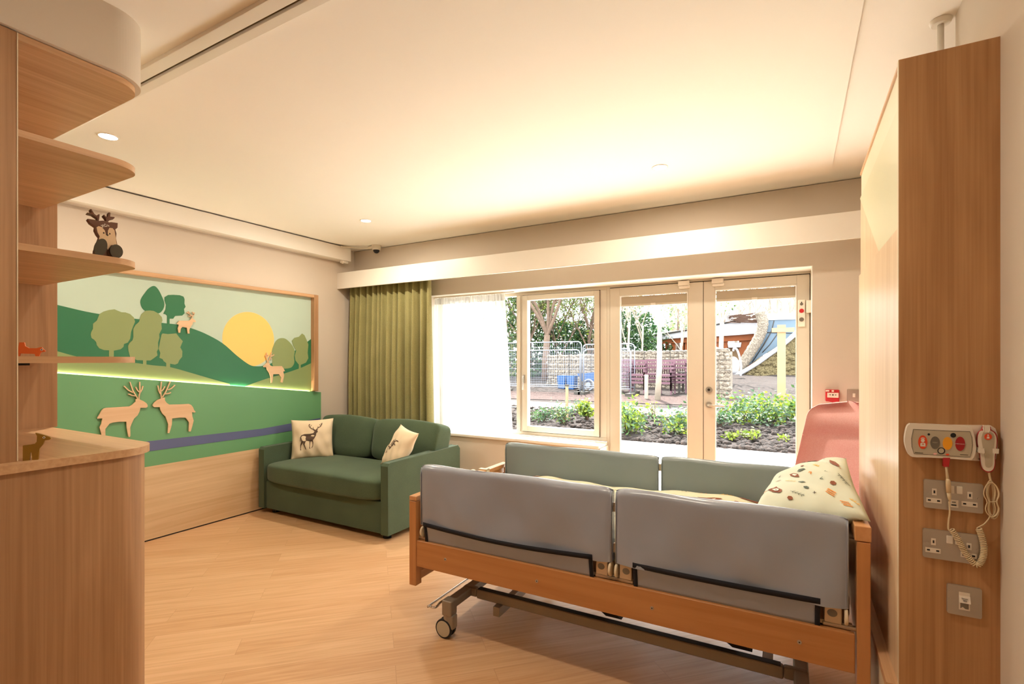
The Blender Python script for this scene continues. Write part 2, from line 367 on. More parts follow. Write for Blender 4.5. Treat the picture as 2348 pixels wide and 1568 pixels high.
# fire call point, switch
f0, f1 = aty(1893, 893, YW - .05), aty(1925, 921, YW - .05)
fb = empty('fire_call_point', ((f0.x + f1.x) / 2, YW, f1.z), 'small red fire alarm call point on the wall above the pink armchair', 'fire alarm')
b = B('red'); b.box(f0.x, f1.x, YW - .05, YW + .003, f1.z, f0.z); b.build('housing', fb, bevel=.004); B('red').prism([(f0.x + .012, YW - .050, f1.z + .002), ((f0.x + f1.x) / 2, YW - .050, f1.z - .006), (f1.x - .012, YW - .050, f1.z + .002)], (0, .012, 0)).build('cover_tab', fb)
B('whiteplastic').box(f0.x + .010, f1.x - .006, YW - .054, YW - .05, f1.z + .028, f1.z + .062).build('label_plate', fb)
b = B('dark'); zz = f1.z + .047; xm = (f0.x + f1.x) / 2 + .002; b.cyl((xm, YW - .0542, zz), (xm, YW - .0555, zz), .0052, 16)
for sgn in (-1, 1): b.prism([(xm + sgn * .010, YW - .0545, zz), (xm + sgn * .018, YW - .0545, zz + .0042), (xm + sgn * .018, YW - .0545, zz + .0012), (xm + sgn * .024, YW - .0545, zz + .0012), (xm + sgn * .024, YW - .0545, zz - .0012), (xm + sgn * .018, YW - .0545, zz - .0012), (xm + sgn * .018, YW - .0545, zz - .0042)], (0, -.001, 0))
b.build('arrow_symbols', fb)
B('whiteplastic').box(f0.x + .001, f0.x + .022, YW - .053, YW - .05, f0.z - .014, f0.z - .003).build('sticker', fb); B('whiteplastic').box(xm - .007, xm + .006, YW - .053, YW - .05, f0.z - .015, f0.z - .003).build('sticker', fb)
s0, s1 = aty(1942.5, 892, YW - .01), aty(1942.5, 920, YW - .01)
sw = empty('switch_plate', (s0.x + .043, YW, s1.z), 'brushed metal switch plate on the wall right of the fire alarm', 'switch')
B('metal').box(s0.x, s0.x + .09, YW - .01, YW, s1.z, s0.z).build('plate', sw, bevel=.004)
B('whiteplastic').box(s0.x + .032, s0.x + .048, YW - .016, YW - .009, s1.z + .03, s1.z + .058).build('rocker', sw, bevel=.002)
for k in (.012, .078): B('metal').cyl((s0.x + k, YW - .009, s1.z + .043), (s0.x + k, YW - .012, s1.z + .043), .004, 10).build('screw', sw)
# ------------------------------------------------------------------ pelmet, curtain, sheer
b = B('white'); b.box(XL, XR2, 4.02, 4.04, 2.256, 2.437); b.box(XL, XR2, 4.04, YW, 2.417, 2.437)
tag(b.build('curtain_pelmet', bevel=.002), 'long cream boxed pelmet above the window and garden doors', 'pelmet')
def curtain(x0, x1, yc, zt, zb, nf, amp, mat, flare=0, seed=1, solid=.002, ampt=.4):
    rr = random.Random(seed); b = B(mat); nu = nf * 14; ph = [0]
    for k in range(nf): ph.append(ph[-1] + rr.uniform(.6, 1.45))
    T = ph[-1]; am = [rr.uniform(.6, 1.25) for _ in range(nf + 1)]; dr = [rr.uniform(-.5, .5) for _ in range(nf + 1)]
    def f(u, v):
        w = u * T; k = max(i for i in range(nf) if ph[i] <= w + 1e-9); t = (w - ph[k]) / (ph[k + 1] - ph[k]); k = min(k, nf - 1)
        a = amp * (am[k] * (1 - t) + am[k + 1] * t) * (ampt + (1 - ampt) * min(1, v * 2.2))
        s = math.sin(2 * PI * t); y = yc + a * (s + .25 * math.sin(4 * PI * t + 5 * dr[k]))
        x = x0 + (x1 - x0) * u + .35 * a * math.cos(2 * PI * t) * v + flare * v * u + .012 * dr[k] * v
        return (x, y, zt + (zb - zt) * v)
    b.grid(f, nu, 18); return b
tag(curtain(-4.49, -3.30, 4.15, 2.40, .03, 14, .056, 'curtain', .03, 3).build('curtain', solid=.003), 'olive green pleated curtain hanging beside the window behind the sofa', 'curtain')
sh = empty('sheer_curtain', (-3.0, 4.40, .71), 'sheer white voile drawn across the left pane of the window', 'curtain')
curtain(-3.44, -2.555, 4.40, 2.115, .705, 11, .022, 'sheer', .085, 8).build('voile', sh)
b = curtain(-3.44, -2.555, 4.40, 2.125, 2.05, 28, .010, 'sheer', .003, 5, ampt=1); b.build('heading_tape', sh)
b = B('whiteplastic').box(-3.44, -2.44, 4.385, 4.41, 2.122, 2.139); b.build('rail', sh)
# ------------------------------------------------------------------ high white beam on the left wall with its small brackets
b = B('white'); b.box(XL + .004, -4.39, 1.3, 4.087, 2.563, 2.711); tag(b.build('hoist_track_casing', bevel=.003), 'long white boxed rail running high along the left wall', 'rail')
b = B('whiteplastic'); b.box(-4.45, -4.405, 3.98, 4.06, 2.537, 2.563); b.cyl((-4.43, 4.0, 2.53), (-4.43, 4.0, 2.545), .012, 10)
tag(b.build('rail_end_stop', bevel=.002), 'small white end fitting under the boxed rail in the far corner', 'fitting')
b = B('whiteplastic'); b.tube([(-4.385, 3.93, 2.705), (-4.30, 4.06, 2.705), (-4.20, 4.13, 2.702), (-4.13, 4.15, 2.703)], .008, 6); b.box(-4.18, -4.12, 4.135, 4.165, 2.695, 2.722)
tag(b.build('cable_cover', bevel=.002), 'thin white cable cover curving over the far ceiling corner', 'cable')
# ceiling track crossing the ceiling near the camera
tr = empty('ceiling_track', (-1.6, 1.16, ZC - .03), 'pale recessed ceiling track with a dark slot crossing the ceiling at upper left', 'track')
B('white').box(-4.3, .2, 1.113, 1.165, ZC - .022, ZC - .005).build('rail', tr, bevel=.002)
B('white').box(-4.3, .2, 1.181, 1.222, ZC - .022, ZC - .005).build('rail', tr, bevel=.002)
B('slot').box(-4.3, .2, 1.165, 1.181, ZC - .010, ZC - .005).build('slot', tr)
# dome camera
dc = empty('security_camera', (-4.07, 4.16, 2.66), 'small white dome camera with black lens under the ceiling in the far corner', 'camera')
c0 = aty(863, 571, 4.17)
b = B('whiteplastic').cyl((c0.x, 4.17, ZC + .010), (c0.x, 4.17, c0.z - .0), .052, 24); b.cyl((c0.x, 4.17, c0.z + .01), (c0.x, 4.17, c0.z - .012), .046, 24); b.build('housing', dc, bevel=.004)
b = B('black').ball((c0.x, 4.17, c0.z - .012), .036, 10); b.build('dome', dc)
# downlights
DL = [(-3.41, 3.35, 'round recessed downlight nearest the far left ceiling corner'), (-.776, 3.37, 'round recessed downlight in the ceiling above the garden doors'), (-3.40, 1.37, 'round recessed downlight seen beside the oak shelves'), (-.776, 1.37, 'round recessed downlight over the foreground, above the frame'), (-2.09, -.6, 'added unseen downlight for fill behind the camera')]  # the last one is an added fill light, unseen behind the camera
for x, y, lb in DL:
    d = empty('downlight', (x, y, ZC - .012), lb, 'ceiling light', 'recessed downlights')
    b = B('white'); n = 32; zt = ZC - .006; rr = (.052, .046, .043)
    ring = [[b.av((x + r * math.cos(2 * PI * k / n), y + r * math.sin(2 * PI * k / n), z)) for k in range(n)] for r, z in ((.052, zt), (.050, zt - .004), (.044, zt - .004), (.042, zt))]
    for q in range(3):
        for k in range(n): b.af((ring[q][k], ring[q][(k + 1) % n], ring[q + 1][(k + 1) % n], ring[q + 1][k]), True)
    b.build('trim_ring', d)
    B('lamp').cyl((x, y, zt - .001), (x, y, zt - .003), .043, 28).build('lens', d)
# ------------------------------------------------------------------ mural wall
PF = -4.505      # front of the lower panels
UF = -4.528      # front of the recessed upper panel
mu = empty('wall_mural', (XL, 2.5, 0), 'green hillside wall mural with yellow sun in an oak frame on the left wall', 'mural')
def onw(pts, X): return [atx(u, v, X) for u, v in pts]
led_a, led_b = atx(-260, 827.2, PF), atx(731, 898.6, PF)
def ledge(y): t = (y - led_a.y) / (led_b.y - led_a.y); return led_a.z + (led_b.z - led_a.z) * t
YM0, YM1, ZMT = 1.02, 3.655, 2.115
b = B('m_sky').box(XL, UF, YM0, YM1 + .05, .9, ZMT + .02); b.build('sky_panel', mu)
def upper(name, mat, px, th, smoothn=0):
    P = onw(px, UF + th)
    if smoothn: P = smooth_poly(P, smoothn)
    for p in P: p.x = UF
    return B(mat).prism(P, (th, 0, 0)).build(name, mu)
def sm2(pts, n=4): return [(p.x, p.y) for p in smooth_poly([Vector((a, c, 0)) for a, c in pts], n, False)]
sc_ = atx(572, 778, UF + .002); rz = (atx(572, 715.3, UF + .002).z - atx(572, 840.5, UF + .002).z) / 2
b = B('m_sun').prism([(UF, sc_.y + rz * math.cos(2 * PI * k / 64), sc_.z + rz * math.sin(2 * PI * k / 64)) for k in range(64)], (.0015, 0, 0)); b.build('sun', mu)
upper('far_hill', 'm_dark', sm2([(-260, 640), (40, 681), (110, 694), (196, 714), (250, 723), (310, 730.6), (371, 740), (404, 743.7), (432.6, 750.6), (469, 764), (510, 786.5), (543, 815), (571, 835.5), (588, 839.6), (608, 837.5), (640, 825), (675, 805), (707, 782), (722, 770)], 4) + [(722, 900), (-260, 850)], .0025)
upper('near_hill', 'm_light', sm2([(-260, 700), (40, 781), (110, 799), (175, 817), (230, 826), (286, 829), (351, 837.5), (390, 841.6), (449, 858), (490, 870), (527, 880)], 3) + [(527, 890), (-260, 850)], .0035)
upper('near_hill', 'm_light', sm2([(562, 886), (569, 883), (612, 868), (653, 856), (694, 841.6), (722, 828)], 3) + [(722, 905)], .0035)
upper('painted_tree', 'm_dark2', cp(280, 630, 6.817, [(497, 173), (560, 220), (620, 330), (660, 440), (650, 520), (610, 580), (560, 605), (480, 620), (365, 565), (310, 510), (287, 430), (305, 360), (360, 280), (420, 210)]), .003, 3)
upper('painted_tree', 'm_dark2', cp(280, 630, 6.817, [(665, 350), (720, 315), (800, 312), (900, 318), (960, 340), (977, 380), (975, 450), (993, 500), (968, 535), (978, 600), (940, 636), (830, 640), (800, 685), (743, 685), (743, 800), (705, 800), (705, 640), (680, 615), (645, 608), (680, 540), (688, 470), (665, 400)]), .003)
upper('painted_tree', 'm_light2', cp(190, 690, 9.224, [(350, 280), (440, 225), (550, 190), (670, 175), (740, 205), (820, 238), (900, 240), (1000, 275), (1080, 350), (1105, 440), (1060, 540), (1020, 650), (1000, 800), (950, 880), (870, 910), (860, 970), (800, 1020), (700, 1042), (655, 1050), (655, 1260), (555, 1260), (555, 1042), (450, 1038), (350, 1000), (295, 930), (285, 870), (240, 820), (185, 780), (168, 710), (180, 650), (215, 590), (215, 480), (300, 410), (330, 330)]), .0045)
upper('painted_tree', 'm_light2', cp(190, 690, 9.224, [(1330, 205), (1420, 200), (1500, 210), (1600, 265), (1670, 340), (1685, 410), (1660, 480), (1670, 590), (1615, 700), (1620, 780), (1590, 880), (1595, 1010), (1565, 1070), (1580, 1150), (1500, 1210), (1430, 1258), (1345, 1258), (1345, 1360), (1275, 1355), (1275, 1255), (1150, 1250), (1000, 1180), (965, 1050), (955, 950), (985, 890), (1050, 830), (1070, 760), (1065, 590), (1110, 510), (1190, 440), (1220, 340), (1240, 280)]), .005)
upper('painted_tree', 'm_light2', cp(190, 690, 9.224, [(1690, 685), (1800, 700), (1975, 685), (2040, 770), (2115, 850), (2060, 980), (2105, 1060), (2100, 1180), (2040, 1250), (2010, 1320), (1950, 1345), (1845, 1325), (1845, 1420), (1765, 1400), (1765, 1310), (1710, 1270), (1690, 1230), (1620, 1200), (1640, 1100), (1605, 1010), (1640, 820), (1665, 710)]), .0045)
upper('painted_tree', 'm_light2', cp(600, 740, 5.807, [(270, 203), (330, 220), (400, 290), (440, 370), (430, 450), (435, 530), (400, 590), (340, 608), (250, 606), (150, 570), (145, 500), (135, 390), (160, 300), (210, 225)]), .0045, 3)
upper('painted_tree', 'm_light2', cp(600, 740, 5.807, [(540, 143), (570, 165), (600, 230), (622, 290), (612, 400), (622, 470), (590, 530), (520, 560), (520, 630), (495, 630), (495, 555), (450, 500), (440, 440), (460, 370), (420, 300), (403, 240), (440, 200), (500, 185)]), .0045)
# lower painted board, standing proud so that the LED strip lies behind its top edge
YR = atx(736, 950, PF).y
P = [(PF, YM0, .597), (PF, YR, .597), (PF, YR, ledge(YR)), (PF, YM0, ledge(YM0))]
b = B('m_low').prism(P, (-.012, 0, 0)); b.build('meadow_panel', mu)
B('oakpanel').box(XL, PF - .012, YR - .03, YR, .0, ledge(YR) - .02).build('edge_strip', mu)
rv = [(150, 1034), (335, 1012), (600, 982.8), (734, 958.2), (734, 975), (664, 988), (600, 999), (335, 1035.5), (150, 1057)]
B('m_river').prism(onw(rv, PF + .001), (.0015, 0, 0)).build('river', mu)
B('oakpanel').box(XL, PF, YM0, YR, .012, .597).build('wainscot_panel', mu)
st(B('dark').box(XL, PF - .006, YM0, YR, 0, .012).build('baseboard_left'))
led = B('led').prism([(PF - .014, YM0, ledge(YM0) - .006), (PF - .014, YM1 - .02, ledge(YM1) - .006), (PF - .014, YM1 - .02, ledge(YM1) - .002), (PF - .014, YM0, ledge(YM0) - .002)], (-.006, 0, 0)); led.build('light_strip', mu)
b = B('oaky'); b.box(XL, -4.475, YM0, YM1, ZMT, ZMT + .032); b.build('frame_rail', mu, bevel=.004)
b = B('oak'); b.box(XL, -4.475, YM1, YM1 + .055, ledge(YM1) + .004, ZMT + .032); b.build('frame_rail', mu, bevel=.004)
def deer(body, ant, w, X, label, cropo, mat='ply'):
    Bp = onw(cp(*cropo, body), X)
    b = B(mat).prism(Bp, (-.009, 0, 0)); k = (atx(cropo[0] + 10, cropo[1] + 10, X) - atx(cropo[0] + 9, cropo[1] + 10, X)).length / cropo[2]
    for a in ant: b.stroke(onw(cp(*cropo, a), X), w * k, (-.009, 0, 0), (1, 0, 0))
    return tag(b.build('wooden_deer'), label, 'wall decoration', 'wooden deer cutouts on the mural')
K1 = (190, 820, 7.839)
deer([(260, 1080), (300, 1020), (340, 945), (375, 912), (430, 900), (600, 890), (840, 875), (890, 845), (950, 790), (950, 745), (990, 735), (1030, 755), (1090, 780), (1140, 815), (1165, 850), (1163, 885), (1135, 900), (1035, 902), (1020, 965), (985, 1035), (920, 1095), (880, 1180), (853, 1250), (855, 1400), (845, 1425), (820, 1420), (790, 1270), (783, 1150), (650, 1150), (540, 1165), (480, 1185), (405, 1280), (408, 1440), (350, 1440), (300, 1250), (330, 1195), (352, 1090), (262, 1095)],
     [[(990, 740), (960, 690), (900, 590), (848, 435)], [(900, 625), (820, 585), (742, 508)], [(960, 685), (890, 680), (820, 652)], [(1010, 750), (1015, 680), (1030, 620), (1024, 435)], [(1018, 615), (985, 590), (950, 525)], [(1035, 625), (1065, 570), (1082, 508)]], 23, PF + .016, 'large plywood deer cutout facing right on the lower meadow of the mural', K1)
deer([(1255, 850), (1280, 810), (1340, 760), (1400, 735), (1450, 720), (1475, 715), (1475, 765), (1510, 815), (1555, 842), (1760, 838), (1905, 830), (1950, 850), (1980, 890), (2000, 940), (2028, 975), (2010, 985), (1962, 978), (1968, 1050), (1992, 1130), (1965, 1240), (1940, 1325), (1902, 1325), (1910, 1160), (1850, 1078), (1740, 1076), (1605, 1092), (1600, 1200), (1575, 1290), (1555, 1355), (1525, 1355), (1538, 1195), (1485, 1055), (1430, 1005), (1395, 940), (1385, 887), (1290, 890), (1262, 875)],
     [[(1415, 745), (1405, 660), (1400, 590), (1415, 430)], [(1395, 650), (1370, 600), (1350, 500)], [(1415, 600), (1450, 565), (1475, 515)], [(1430, 715), (1500, 600), (1575, 425)], [(1530, 580), (1590, 555), (1660, 490)], [(1480, 650), (1540, 645), (1585, 625)]], 23, PF + .016, 'large plywood deer cutout facing left on the lower meadow of the mural', K1)
K2 = (380, 700, 7.827)
deer([(205, 330), (245, 275), (420, 275), (450, 255), (465, 230), (500, 240), (525, 265), (545, 290), (535, 300), (490, 300), (480, 340), (440, 400), (425, 440), (428, 505), (400, 505), (385, 400), (300, 385), (270, 420), (262, 490), (235, 490), (220, 410), (240, 350)],
     [[(475, 240), (480, 190), (430, 150), (380, 125)], [(455, 190), (410, 105)], [(450, 200), (410, 190)], [(475, 215), (505, 170), (485, 115)], [(500, 170), (520, 130)]], 16, UF + .016, 'small plywood deer cutout standing on the dark hill beside the painted trees', K2)
deer([(1755, 1095), (1790, 1060), (1825, 1025), (1850, 1020), (1880, 1080), (1910, 1092), (2085, 1090), (2115, 1130), (2140, 1180), (2110, 1185), (2125, 1260), (2100, 1385), (2070, 1380), (2080, 1290), (2045, 1235), (1930, 1235), (1925, 1290), (1912, 1390), (1890, 1390), (1888, 1300), (1860, 1210), (1820, 1150), (1812, 1110), (1765, 1110)],
     [[(1840, 1030), (1820, 960), (1795, 890)], [(1815, 930), (1820, 850)], [(1820, 930), (1850, 890)], [(1845, 1010), (1880, 930), (1905, 845)], [(1885, 925), (1950, 885)], [(1875, 960), (1910, 960)]], 17, UF + .016, 'small plywood deer cutout in front of the yellow sun', K2)
# ------------------------------------------------------------------ oak shelving unit on the left
XS, YE, XBK, YP = -2.142, .985, -3.09, .622
def rect_round(x0, x1, y0, y1, r, z, n=20):
    """outline with the corner (x1,y1) rounded"""
    P = [(x0, y0, z), (x1, y0, z)] + [(x1 - r + r * math.cos(a), y1 - r + r * math.sin(a), z) for a in (PI / 2 * k / n for k in range(n + 1))] + [(x0, y1, z)]
    return P
un = empty('shelving_unit', (-2.6, .5, 0), 'tall oak storage unit with open rounded end shelves at the left', 'shelving unit')
YB2 = -1.6
B('oak').prism(rect_round(XBK, XS + .045, YB2, YE + .02, .13, 0), (0, 0, 1.103)).build('cabinet', un)
B('oaktop').prism(rect_round(XBK, XS + .058, YB2, YE + .035, .14, 1.103), (0, 0, .026)).build('countertop', un, bevel=.003)
B('oak').box(XBK, XS, YB2, YP, 1.129, 2.485).build('tall_cabinet', un)
B('oak').box(XBK - .02, XBK, YB2, YE + .055, 1.129, 2.485).build('back_panel', un)
B('cream').box(XS - .001, XS + .0015, YP - .0015, YP + .0015, 1.131, 2.484).build('pale_edge', un)  # thin cream strip paints the highlight along the cabinet's vertical edge
for zt, nm in ((2.487, 0), (2.182, 0), (1.822, 0), (1.4615, 0)):
    B('oaky').prism(rect_round(XBK, XS - .006, YP, YE, .10, zt - .022), (0, 0, .022)).build('shelf', un, bevel=.002)
B('dark').box(XS - .20, XS - .10, YP, YP + .06, 1.4315, 1.4395).build('shelf_bracket', un)
st(B('wall').prism(rect_round(XBK - .1, XS + .012, YB2, YE + .022, .13, 2.489), (0, 0, ZC + .005 - 2.489)).build('ceiling_bulkhead'))
# toys
def flat_toy(name, label, cat, base, nrm, th, parts, sc_):
    """parts: list of (part name, mat, pts2d, front offset, thickness)"""
    n = Vector(nrm).normalized(); a = Vector((0, 0, 1)).cross(n).normalized(); o3 = Vector(base)
    t = empty(name, base, label, cat)
    for nm, mt, pts, fo, tk in parts:
        P = [o3 + a * (x * sc_) + Vector((0, 0, y * sc_)) + n * fo for x, y in pts]
        B(mt).prism(P, n * -tk).build(nm, t)
    return t, a, n, o3
# deer toy: outline traced in a 1568-wide crop (11.2 px per photo px)
def D(pts, cx=690, by=1340): return [((x - cx) / 11.2, (by - y) / 11.2) for x, y in pts]
kz = .00164
base = Vector((-2.175, .868, 1.822))
def ell(cx, cy, rx, ry, rot=0, n=20, f=1):
    o = []
    for k in range(n):
        t = 2 * PI * k / n; x = rx * math.cos(t); y = ry * math.sin(t); o.append((cx + x * math.cos(rot) - y * math.sin(rot), cy + x * math.sin(rot) + y * math.cos(rot)))
    return o
head = D([(540, 480), (480, 460), (350, 465), (400, 550), (500, 620), (490, 700), (530, 800), (575, 860), (555, 930), (480, 1200), (470, 1335), (960, 1335), (940, 1100), (920, 950), (900, 830), (910, 720), (880, 600), (930, 570), (935, 450), (800, 455), (765, 470), (720, 450), (640, 450)])
parts = [('body', 'deerdark', head, 0, .034),
         ('face', 'deercream', D([(520, 640), (560, 602), (620, 615), (680, 690), (705, 800), (735, 805), (740, 680), (770, 605), (830, 600), (870, 650), (885, 760), (900, 870), (915, 1000), (800, 1030), (740, 1160), (700, 1060), (640, 980), (560, 920), (580, 850), (540, 760)]), .001, .0012),
         ('antler', 'deerdark', D([(540, 480), (530, 400), (440, 340), (350, 330), (345, 315), (440, 300), (400, 222), (425, 215), (480, 320), (520, 350), (560, 310), (580, 310), (575, 400), (565, 470)]), 0, .034),
         ('antler', 'deerdark', D([(710, 450), (700, 380), (650, 310), (665, 295), (710, 340), (745, 330), (755, 222), (790, 222), (785, 320), (870, 315), (875, 335), (790, 380), (755, 440)]), 0, .034),
         ('foot', 'deerfoot', D(ell(590, 1130, 130, 235, .35)), .012, .012),
         ('foot', 'deerfoot', D(ell(895, 1180, 130, 175, 0)), .014, .014),
         ('nose', 'dark', D([(700, 780), (755, 780), (735, 820)]), .002, .0012)]
parts[4] = ('foot', 'deerfoot', D([(x, min(y, 1335)) for x, y in ell(590, 1130, 120, 225, .25)]), .012, .012)
parts[5] = ('foot', 'deerfoot', D([(x, min(y, 1338)) for x, y in ell(895, 1180, 130, 170, 0)]), .014, .014)
for ex in (658, 776): parts.append(('eye', 'dark', D(ell(ex, 752, 14, 20, n=10)), .002, .0012))
dt, a_, n_, o_ = flat_toy('deer_ornament', 'dark brown wooden deer figure with cream face on the third oak shelf', 'ornament', base, (.97, -.22, 0), .03, parts, kz)
b = B('pr_white'); rr = random.Random(2)
for k in range(26):
    ang = rr.uniform(0, 2 * PI); q = rr.random() ** .5; x = 688 + 80 * q * math.cos(ang); y = 575 + 48 * q * math.sin(ang)
    (px, pz), = D([(x, y)]); c_ = o_ + a_ * px * kz + Vector((0, 0, pz * kz)) + n_ * .0004; b.cyl(c_, c_ + n_ * .0006, .0013, 6)
b.build('spots', dt)
P = [o_ + n_ * -.034 + a_ * -.012 + Vector((0, 0, .06)), o_ + n_ * -.034 + a_ * .006 + Vector((0, 0, .06)), o_ + n_ * -.07 + a_ * .006, o_ + n_ * -.07 + a_ * -.012]
B('deeredge').prism([Vector(p) for p in P], a_ * .004 + n_ * -.006).build('back_prop', dt)
# fox toy on the eye-level shelf: traced in the crop (0,760, 4.61)
def F(pts, bx, by): return [((x - bx) / 4.61, (by - y) / 4.61) for x, y in pts]
bx = (-2.165, .648, 1.4618); kf = .00134
fx = F([(160, 110), (200, 108), (208, 150), (240, 172), (300, 172), (330, 160), (345, 160), (352, 178), (375, 200), (365, 214), (345, 212), (330, 230), (322, 262), (292, 262), (285, 236), (170, 232), (160, 262), (120, 262), (120, 200), (150, 180)], 210, 262)
ft, a_, n_, o_ = flat_toy('fox_toy', 'small orange wooden fox on the narrow eye-level oak shelf', 'toy', bx, (.9, -.43, 0), .012, [('body', 'orangetoy', fx, 0, .014)], kf)
c_ = o_ + a_ * F([(343, 188)], 210, 262)[0][0] * kf + Vector((0, 0, F([(343, 188)], 210, 262)[0][1] * kf)) + n_ * .0003
B('pr_white').cyl(c_, c_ + n_ * .001, .0032, 12).build('eye', ft); B('dark').cyl(c_ + n_ * .001, c_ + n_ * .0016, .0018, 10).build('pupil', ft)
bx = (-2.13, .652, 1.1292)
lx = F([(280, 1068), (310, 1080), (350, 1098), (400, 1125), (410, 1145), (395, 1155), (358, 1158), (345, 1200), (315, 1245), (305, 1365), (255, 1365), (250, 1280), (240, 1280), (235, 1365), (180, 1365), (180, 1200), (240, 1195), (275, 1190), (292, 1165), (295, 1105)], 250, 1365)
lt, a_, n_, o_ = flat_toy('llama_toy', 'small ochre brown wooden llama standing on the cabinet top', 'toy', bx, (.9, -.43, 0), .012, [('body', 'browntoy', lx, 0, .014)], kf)
q = F([(352, 1124)], 250, 1365)[0]; c_ = o_ + a_ * q[0] * kf + Vector((0, 0, q[1] * kf)) + n_ * .0003
B('pr_white').cyl(c_, c_ + n_ * .001, .0034, 12).build('eye', lt); B('dark').cyl(c_ + n_ * .001, c_ + n_ * .0016, .0018, 10).build('pupil', lt)
# ------------------------------------------------------------------ headboard unit
HX, HY0, HY1, HZ = .284, 1.97, 3.10, 2.39
M['hb_cream'] = plain('cream green laminate', '#DDD6B8', .4, var=.01)
M['hb_green'] = plain('pale sage laminate', '#D2CEAC', .38, var=.01)
hb = empty('headboard_unit', (.4, 2.53, 0), 'pale oak and sage bedhead panel unit standing at the right wall', 'headboard unit')
B('oakpale').box(HX + .02, XR - .001, HY0 + .02, HY1, 0.0, HZ - .004).build('carcass', hb)
B('hb_cream').box(HX + .010, HX + .02, HY0 + .02, HY1, 1.3, HZ - .002).build('cream_panel', hb)
def yz(u, v): p = atx(u, v, HX); return p.y, p.z
zA, zB_ = yz(1970, 455)[1], yz(1970, 632)[1]
y1_, z1_ = yz(2020, 570); zr = yz(2061, 520)[1]; zt_ = yz(2061, 235)[1]
B('hb_green').prism([(HX + .004, HY1, zA), (HX + .004, HY0 + .02, zt_), (HX + .004, HY0 + .02, zr - .05), (HX + .004, y1_, z1_ - .05)], (.006, 0, 0)).build('sage_panel', hb)
B('oakpale').prism([(HX + .007, HY1, zA), (HX + .007, y1_, z1_ - .03), (HX + .007, HY1, zB_ - .03)], (.003, 0, 0)).build('oak_triangle', hb)
B('oakpale').prism([(HX, HY1, zB_), (HX, y1_, z1_), (HX, HY0 + .02, zr), (HX, HY0 + .02, .40), (HX, HY1, .40)], (.02, 0, 0)).build('lower_panel', hb)
B('oaky').box(HX + .004, HX + .02, HY0 + .02, HY1, HZ - .004, HZ + .008).build('top_trim', hb)
b = B('oaky').box(HX - .032, HX + .02, HY0 + .001, HY1, .405, .43); b.mat('cream').box(HX - .030, HX + .02, HY0 + .02, HY1, .0, .405); b.build('bumper_rail', hb)
B('oakdark').box(HX - .0, XR, HY0, HY0 + .02, 0, HZ).build('end_panel', hb)
B('cream').box(HX - .0015, HX + .0, HY0, HY0 + .02, 0.43, HZ).build('pale_edge', hb)
b = B('dark').box(HX + .0, HX + .004, HY0 + .02, HY0 + .03, HZ - .06, HZ - .02); b.build('top_catch', hb)
# ceiling pipe behind the panel
pr = atz(2157, 50, ZC); pp = empty('ceiling_pipe', (pr.x, pr.y, 2.0), 'slim white pipe with round ceiling collar rising behind the oak end panel', 'pipe')
b = B('white').cyl((pr.x, pr.y, 2.30), (pr.x, pr.y, ZC), .0105, 16); b.build('pipe', pp)
B('white').cyl((pr.x, pr.y, ZC + .006), (pr.x, pr.y, ZC - .012), .036, 28, .030).build('collar', pp, bevel=.003)
PY = HY0 - .001
def rrect(p0, p1, p2, p3, r, y, n=5):
    """rounded quad in a plane y=const from pixel corners TL,TR,BR,BL (world points)"""
    P = [Vector(q) for q in (p0, p1, p2, p3)]; out = []
    for i in range(4):
        a, c, d = P[i - 1], P[i], P[(i + 1) % 4]; u1 = (a - c).normalized() * r; u2 = (d - c).normalized() * r
        for k in range(n + 1): t = k / n; out.append((c + u1) * (1 - t) ** 2 + c * 2 * t * (1 - t) + (c + u2) * t * t)
    for q in out: q.y = y
    return out
